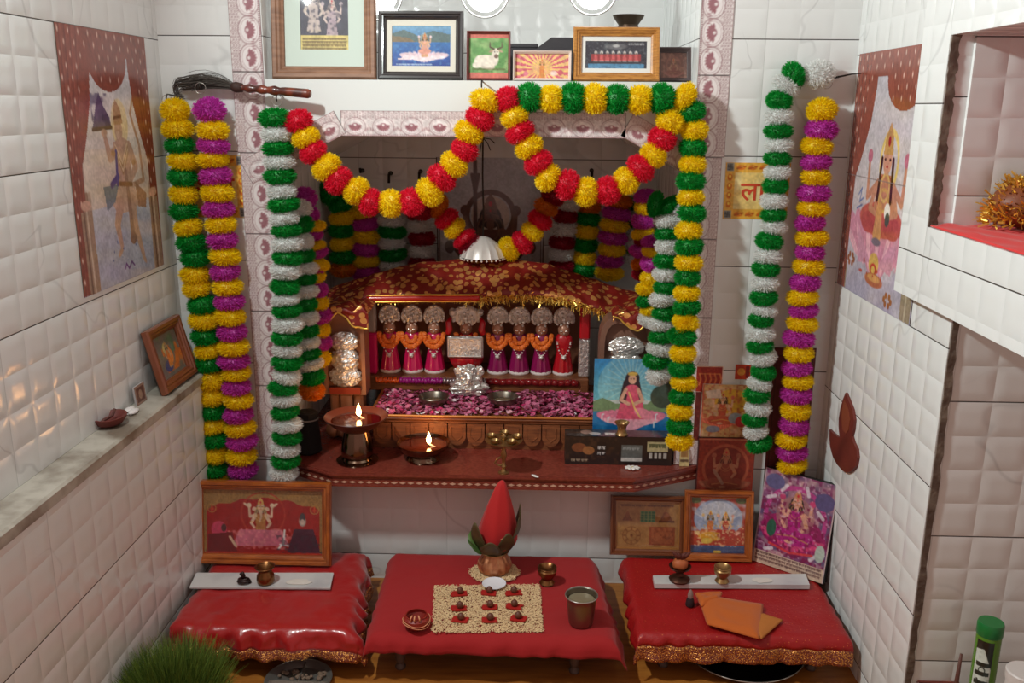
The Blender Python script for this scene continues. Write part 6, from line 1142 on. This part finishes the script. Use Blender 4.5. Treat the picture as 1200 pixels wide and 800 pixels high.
sheet([(868, 712), (917, 728), (892, 750), (862, 738)], .001, .003, ORC2, 'under_fold', 3, 'tan underside fold'); sheet([(817, 698), (894, 710), (889, 750), (829, 733)], .004, .006, ORC, 'top_fold', 7); sheet([(815, 697), (846, 696), (842, 704), (822, 712)], .008, .004, ORC, 'corner_fold', 9)
#==PART7==
# ================================================================== LEFT LEDGE
ZL = .5223
BL = P(190, 464, Z=ZL); BR = P(226, 437, Z=ZL); TL = P(158, 394, X=XL + .006)
def pt_small(p): p.rect(0, 0, 1, 1, (120, 110, 100)); p.noise(6, (90, 130, 90), .5, .8, 3, .7, 0, .5); p.noise(7, (210, 110, 40), .45, .7, 6, .9, .3, .9, None, .3, 1); p.ell(.45, .35, .14, .14, (205, 185, 120)); p.ell(.4, .75, .2, .14, (70, 74, 120)); p.ell(.55, .55, .14, .18, (220, 130, 60)); deity(p, .48, .30, .05, (190, 160, 140), (210, 110, 50), (200, 170, 90), arms=2, seat='none2')
framed('framed_picture', 'brown framed picture leaning on the left wall at the end of the stone ledge', BL, BR, TL, .023, mat('plain_brown_wood', (122, 66, 42), .35, coat=.3), pt_small, .014)
BL = P(161, 476, Z=ZL); BR = P(172, 468, Z=ZL); TL = P(150, 459, X=XL + .012)
card('small_card', 'tiny brown printed card in a clear holder beside the ledge picture', 'card', BL, BR, TL, lambda p: (p.rect(0, 0, 1, 1, (150, 120, 105)), p.rect(.12, .12, .9, .88, (104, 66, 56)), p.ell(.5, .5, .2, .25, (160, 130, 110))), .004, edge=mat('clear_holder', (170, 165, 165), .2), res=.0008)
p = P(127, 500, Z=ZL); t = thing('clay_diya', 'reddish clay oil lamp dish on the left stone ledge', 'lamp', (p.x - .003, p.y + .012, ZL)); DC = mat('maroon_clay', (104, 44, 38), .6)
o = MB().lathe([(.014, 0), (.024, .004), (.031, .014), (.0315, .018), (.028, .018), (.020, .008), (0, .006)], 36, Matrix.Diagonal((.9, 1.15, 1, 1)), flute=(1, .06), cap=False).build('dish', DC, t); MB().tube([(0, -.03, .014), (-.004, -.012, .013), (.004, .005, .016), (.006, .014, .026)], .0028, 8).build('wick', mat('burnt_wick', (90, 50, 44), .8), t, smooth=True)
SHW = mat('white_packet', (222, 216, 214), .4)
p = P(153, 484, Z=ZL); t = thing('folded_packet', 'small white folded packet between the clay lamp and tiny card on ledge', 'packet', (p.x, p.y + .004, ZL)); mb = MB(); [crumple(mb, (x, y, .004), .008, .016, .004, k, 14, 8, .10) for k, (x, y) in enumerate(((-.006, .006), (.006, -.004)))]; mb.build('fold', SHW, t, smooth=True); MB().tube([(-.01, -.014, .002), (.008, -.018, .002)], .0015, 6).build('tip', SHW, t, smooth=True)
# ================================================================== RIGHT WALL: cut-out diya, niche and bay
ol = [(994, 460), (998, 470), (1002, 480), (1004, 492), (1003, 503), (1001, 511), (1003, 518), (1007, 526), (1008, 536), (1006, 546), (1001, 552), (996, 554), (990, 551), (984, 544), (979, 535), (976, 524), (975, 514), (975, 503), (979, 507), (984, 511), (987, 512), (986, 502), (986, 490), (988, 478), (991, 468)]
W = [P(x, y, X=XR) for x, y in ol]; c = sum(W, Vector()) / len(W); t = thing('diya_cutout', 'maroon cut-out in the shape of an oil lamp stuck on the right wall', 'wall decoration', (XR - .0008, c.y, c.z)); WD = mat('maroon_board_paint', (112, 46, 36), .5, var=(20, (90, 34, 28), .4, .7))
MB().prism([(q.y - c.y, q.z - c.z) for q in W], -.005, .0007, 'x').build('silhouette', WD, t, smooth=False); f2 = [P(x, y, X=XR) for x, y in [(993, 468), (998, 480), (1000, 492), (998, 504), (995, 508), (991, 503), (990, 490), (991, 478)]]
MB().prism([(q.y - c.y, q.z - c.z) for q in f2], -.0062, -.0052, 'x').build('flame_inlay', mat('worn_flame', (132, 66, 44), .5), t, smooth=False)
t = thing('niche_cloth', 'red cloth lining the sill of the right wall niche', 'cloth', (.8, -.85, .918)); n, m_ = 60, 90; vs = []; nz_ = vnoise(m_ + 1, n + 1, 16, 10, 8) - .5
for j in range(m_ + 1):
    for i in range(n + 1): x, y = XB + .003 + .39 * i / n, -.518 - .85 * j / m_; vs.append((x, y, .9195 + .006 * abs(nz_[j, i]) + (.004 * math.sin(x * 60 + y * 22) ** 2 if i > 1 else 0)))
o = put(MB().add(vs, [(j * (n + 1) + i, (j + 1) * (n + 1) + i, (j + 1) * (n + 1) + i + 1, j * (n + 1) + i + 1) for j in range(m_) for i in range(n)]), 'cloth', mat('niche_red', (214, 34, 34), .7, sheen=.2), t, True); o.modifiers.new('thickness', 'SOLIDIFY').thickness = .0015
put(MB().tube([(XB + .003, -.52 - .84 * k / 40, .9205) for k in range(41)], .0018, 6), 'stitched_edge', mat('niche_red', (0, 0, 0)), t, True)
p = P(1192, 262, Z=.93); t = thing('tinsel_crown', 'mound of gold tinsel with red cloth on the right niche sill', 'decoration', (p.x + .012, p.y - .005, .924)); r = random.Random(9); mb = MB()
for i in range(1500):
    a, z = r.uniform(0, 2 * PI), r.uniform(0, 1); q = math.sqrt(1 - z * z * .9); d = Vector((q * math.cos(a), q * math.sin(a), z)); b = Vector((d.x * .058, d.y * .05, .004 + d.z * .068)); e = b + d * r.uniform(.002, .010) + Vector((r.gauss(0, .005), r.gauss(0, .005), r.gauss(0, .004))); e.z = max(e.z, .001); s_ = Vector((r.gauss(0, 1), r.gauss(0, 1), r.gauss(0, 1))).normalized() * .0016; mb.add([b - s_, b + s_, e + s_, e - s_], [(0, 1, 2, 3)])
mb.build('tinsel', TINSEL, t, smooth=False); mb = MB(); crumple(mb, (0, 0, .036), .055, .047, .036, 5, 24, 14, .05); mb.build('cloth_core', mat('tinsel_core', (120, 60, 24), .5), t, smooth=True); mb = MB(); crumple(mb, (.012, -.030, .028), .03, .026, .022, 6, 18, 10, .08); mb.build('red_knot', MATS['niche_red'], t, smooth=True)
# bay under the box
ZB = .1285
p = P(1150, 790, Y=-.625); t = thing('green_bottle', 'green plastic bottle with a dark green cap in the right bay', 'bottle', (p.x, -.63, ZB)); top = P(1163, 728, Y=-.63).z - ZB; GB = mat('translucent_green', (96, 150, 44), .25, trans=.25, coat=.3); GC = mat('cap_green', (10, 116, 52), .35, coat=.2)
MB().lathe([(.0, .0), (.0165, 0), (.0185, .004), (.019, .02), (.019, top - .024), (.018, top - .021)], 40, cap=False).build('body', GB, t); MB().lathe([(.0188, top - .023), (.0200, top - .021), (.0202, top - .004), (.0188, top), (.0, top)], 40, cap=False).build('cap', GC, t)
lw, lh = .027, top - .034; q = Pic(lw, lh, .0008); q.rect(0, 0, 1, 1, (40, 44, 40)); q.poly([(.02, .12), (.5, .10), (.98, .35), (.98, .98), (.5, .90), (.02, .98)], (205, 215, 205)); [q.scribble(.15, .9, .3 + k * .12, .05, (30, 40, 34), k) for k in range(5)]; q.line([(.3, .5), (.5, .6), (.7, .52)], .012, (30, 40, 34)); q.line([(.35, .72), (.5, .55), (.62, .74)], .012, (30, 40, 34)); q.line([(.3, .85), (.75, .85)], .014, (60, 80, 60)); q.ell(.5, .38, .04, .05, (40, 50, 44), ring=.3); q.poly([(.0, 0), (.8, 0), (.98, .18), (.98, .30), (.6, .12)], (24, 28, 26))
lab = q.obj('label', t, m=GLOSSY)
for v in lab.data.vertices: a = -2.25 + v.co.x / .0194; z_ = v.co.z + .006; v.co = (.0194 * math.cos(a), .0194 * math.sin(a), z_)
p = P(1200, 790, Y=-.72); t = thing('white_jar', 'white plastic jar cut off at the lower right edge', 'jar', (p.x + .004, -.72, ZB)); hj = P(1200, 786, Y=-.72).z - ZB; hj = max(hj, .03); WJ = mat('white_plastic', (214, 208, 204), .4)
MB().lathe([(.024, 0), (.027, .003), (.027, hj - .014)], 36).build('body', WJ, t); MB().lathe([(.0285, hj - .016), (.029, hj - .013), (.029, hj - .002), (.027, hj), (0, hj)], 36, cap=False).build('lid', WJ, t)
p = P(1098, 796, Z=ZB + .012); t = thing('incense_packet', 'reddish brown printed packet lying at the foot of the right bay', 'packet', (p.x, p.y, ZB), -.05); MB().bbox(-.036, .036, -.012, .020, 0, .012, .002).build('packet', mat('packet_brown', (86, 36, 28), .4), t, smooth=False)
q = Pic(.070, .030, .0009); q.rect(0, 0, 1, 1, (110, 44, 34)); q.line([(.1, .3), (.75, .5)], .05, (190, 120, 96)); q.line([(.15, .7), (.8, .75)], .04, (180, 110, 90)); q.poly([(.8, 0), (1, 0), (1, .7)], (214, 200, 190)); q.scribble(.1, .7, .5, .1, (220, 190, 170), 3); o = q.obj('printed_face', t, m=PRINT); o.rotation_euler = (-PI / 2, 0, 0); o.location = (0, -.011, .0126)
p = P(1118, 800, Y=-.66); t = thing('wooden_stick', 'thin brown stick standing upright in front of the brown packet', 'stick', (p.x, -.665, ZB)); hs = P(1118, 766, Y=-.665).z - ZB; MB().tube([(0, 0, .010), (.001, 0, hs * .6), (.002, 0, hs)], [.0042, .0036, .0022], 10).build('shaft', mat('brown_stick', (92, 54, 44), .6), t, smooth=True); MB().lathe([(0, 0), (.012, 0), (.013, .004), (.006, .010), (.0, .012)], 20).build('holder', mat('dark_bronze', (0, 0, 0)), t)
# ================================================================== FLOOR, FRONT
def thali(label, x, y, z, R, m_, tilt=0):
    t = thing('steel_plate', label, 'plate', (x, y, z), group='round steel plates on the floor'); MB().lathe([(0, 0), (R * .80, 0), (R * .86, .002), (R * .95, .013), (R, .0145), (R * 1.01, .0135), (R * .97, .010), (R * .88, -.0005 + .001)], 64, cap=False).build('plate', m_, t); MB().tube([(R * math.cos(a), R * math.sin(a), .014) for a in np.linspace(0, 2 * PI, 64)[:-1]], .0013, 8, True).build('rim', STEEL, t, smooth=True); return t
p = P(353, 788, Z=.012); t = thali('round divided steel plate on the floor beside the barley grass', p.x, p.y - .022, .0006, .064, STEEL); MB().box(-.001, .001, .0, .060, .001, .011).box(-.058, .058, -.001, .001, .001, .009).build('divider', STEEL, t, smooth=False); mb = MB(); r = random.Random(2); [mb.ball((r.uniform(-.045, .045), r.uniform(.005, .035), .006), r.uniform(.003, .006), 8, 6, (1, 1, .6), .1) for _ in range(26)]; mb.build('spices', mat('spice_mix', (120, 100, 84), .8), t)
p = P(885, 798, Z=.013); thali('wide dark steel plate pushed under the right stool', p.x, p.y + .118, .0006, .125, mat('dark_steel_plate', (70, 56, 50), .3, .9))
# barley grass
gx, gy = P(215, 775, Y=-.47).x, -.53; t = thing('barley_grass_pot', 'clay pan of dense green barley shoots at the lower left corner', 'potted grass', (gx, gy, .0005))
MB().lathe([(.070, 0), (.080, .004), (.094, .030), (.098, .034), (.094, .036), (.088, .028), (0, .026)], 48, cap=False).build('pan', mat('pan_clay', (112, 62, 42), .8), t); MB().lathe([(0, .0285), (.087, .0285)], 40, cap=False).build('soil', mat('soil', (48, 34, 26), .95, bump=(80, .8, .004)), t)
GR = bpy.data.materials.new('barley_green'); GR.use_nodes = True; nt = GR.node_tree; g = nt.nodes.new('ShaderNodeNewGeometry'); rp = nt.nodes.new('ShaderNodeValToRGB'); nt.links.new(g.outputs['Random Per Island'], rp.inputs[0]); nt.links.new(rp.outputs[0], nt.nodes['Principled BSDF'].inputs['Base Color']); rp.color_ramp.elements[0].color = (*rgb(50, 84, 26), 1); rp.color_ramp.elements[1].color = (*rgb(128, 150, 60), 1); nt.nodes['Principled BSDF'].inputs['Roughness'].default_value = .5
r = random.Random(12); mb = MB()
for i in range(3800):
    a = r.uniform(0, 2 * PI); q = .086 * math.sqrt(r.random()); x, y = q * math.cos(a), q * math.sin(a); H = r.uniform(.07, .112) * (1 - .25 * (q / .086) ** 3); ln = Vector((x * .35 + r.gauss(0, .010), y * .35 + r.gauss(0, .010), 0)); wd = r.uniform(.0008, .0014); az = r.uniform(0, PI); sd = Vector((math.cos(az), math.sin(az), 0)) * wd
    vs = []
    for k in range(4): u = k / 3; c = Vector((x, y, .028)) + ln * u * u + Vector((0, 0, (H) * u)); w_ = (1 - u * .85); vs += [c - sd * w_, c + sd * w_]
    mb.add(vs, [(0, 1, 3, 2), (2, 3, 5, 4), (4, 5, 7, 6)])
o = mb.build('grass', GR, t, smooth=False); o['kind'] = 'stuff'
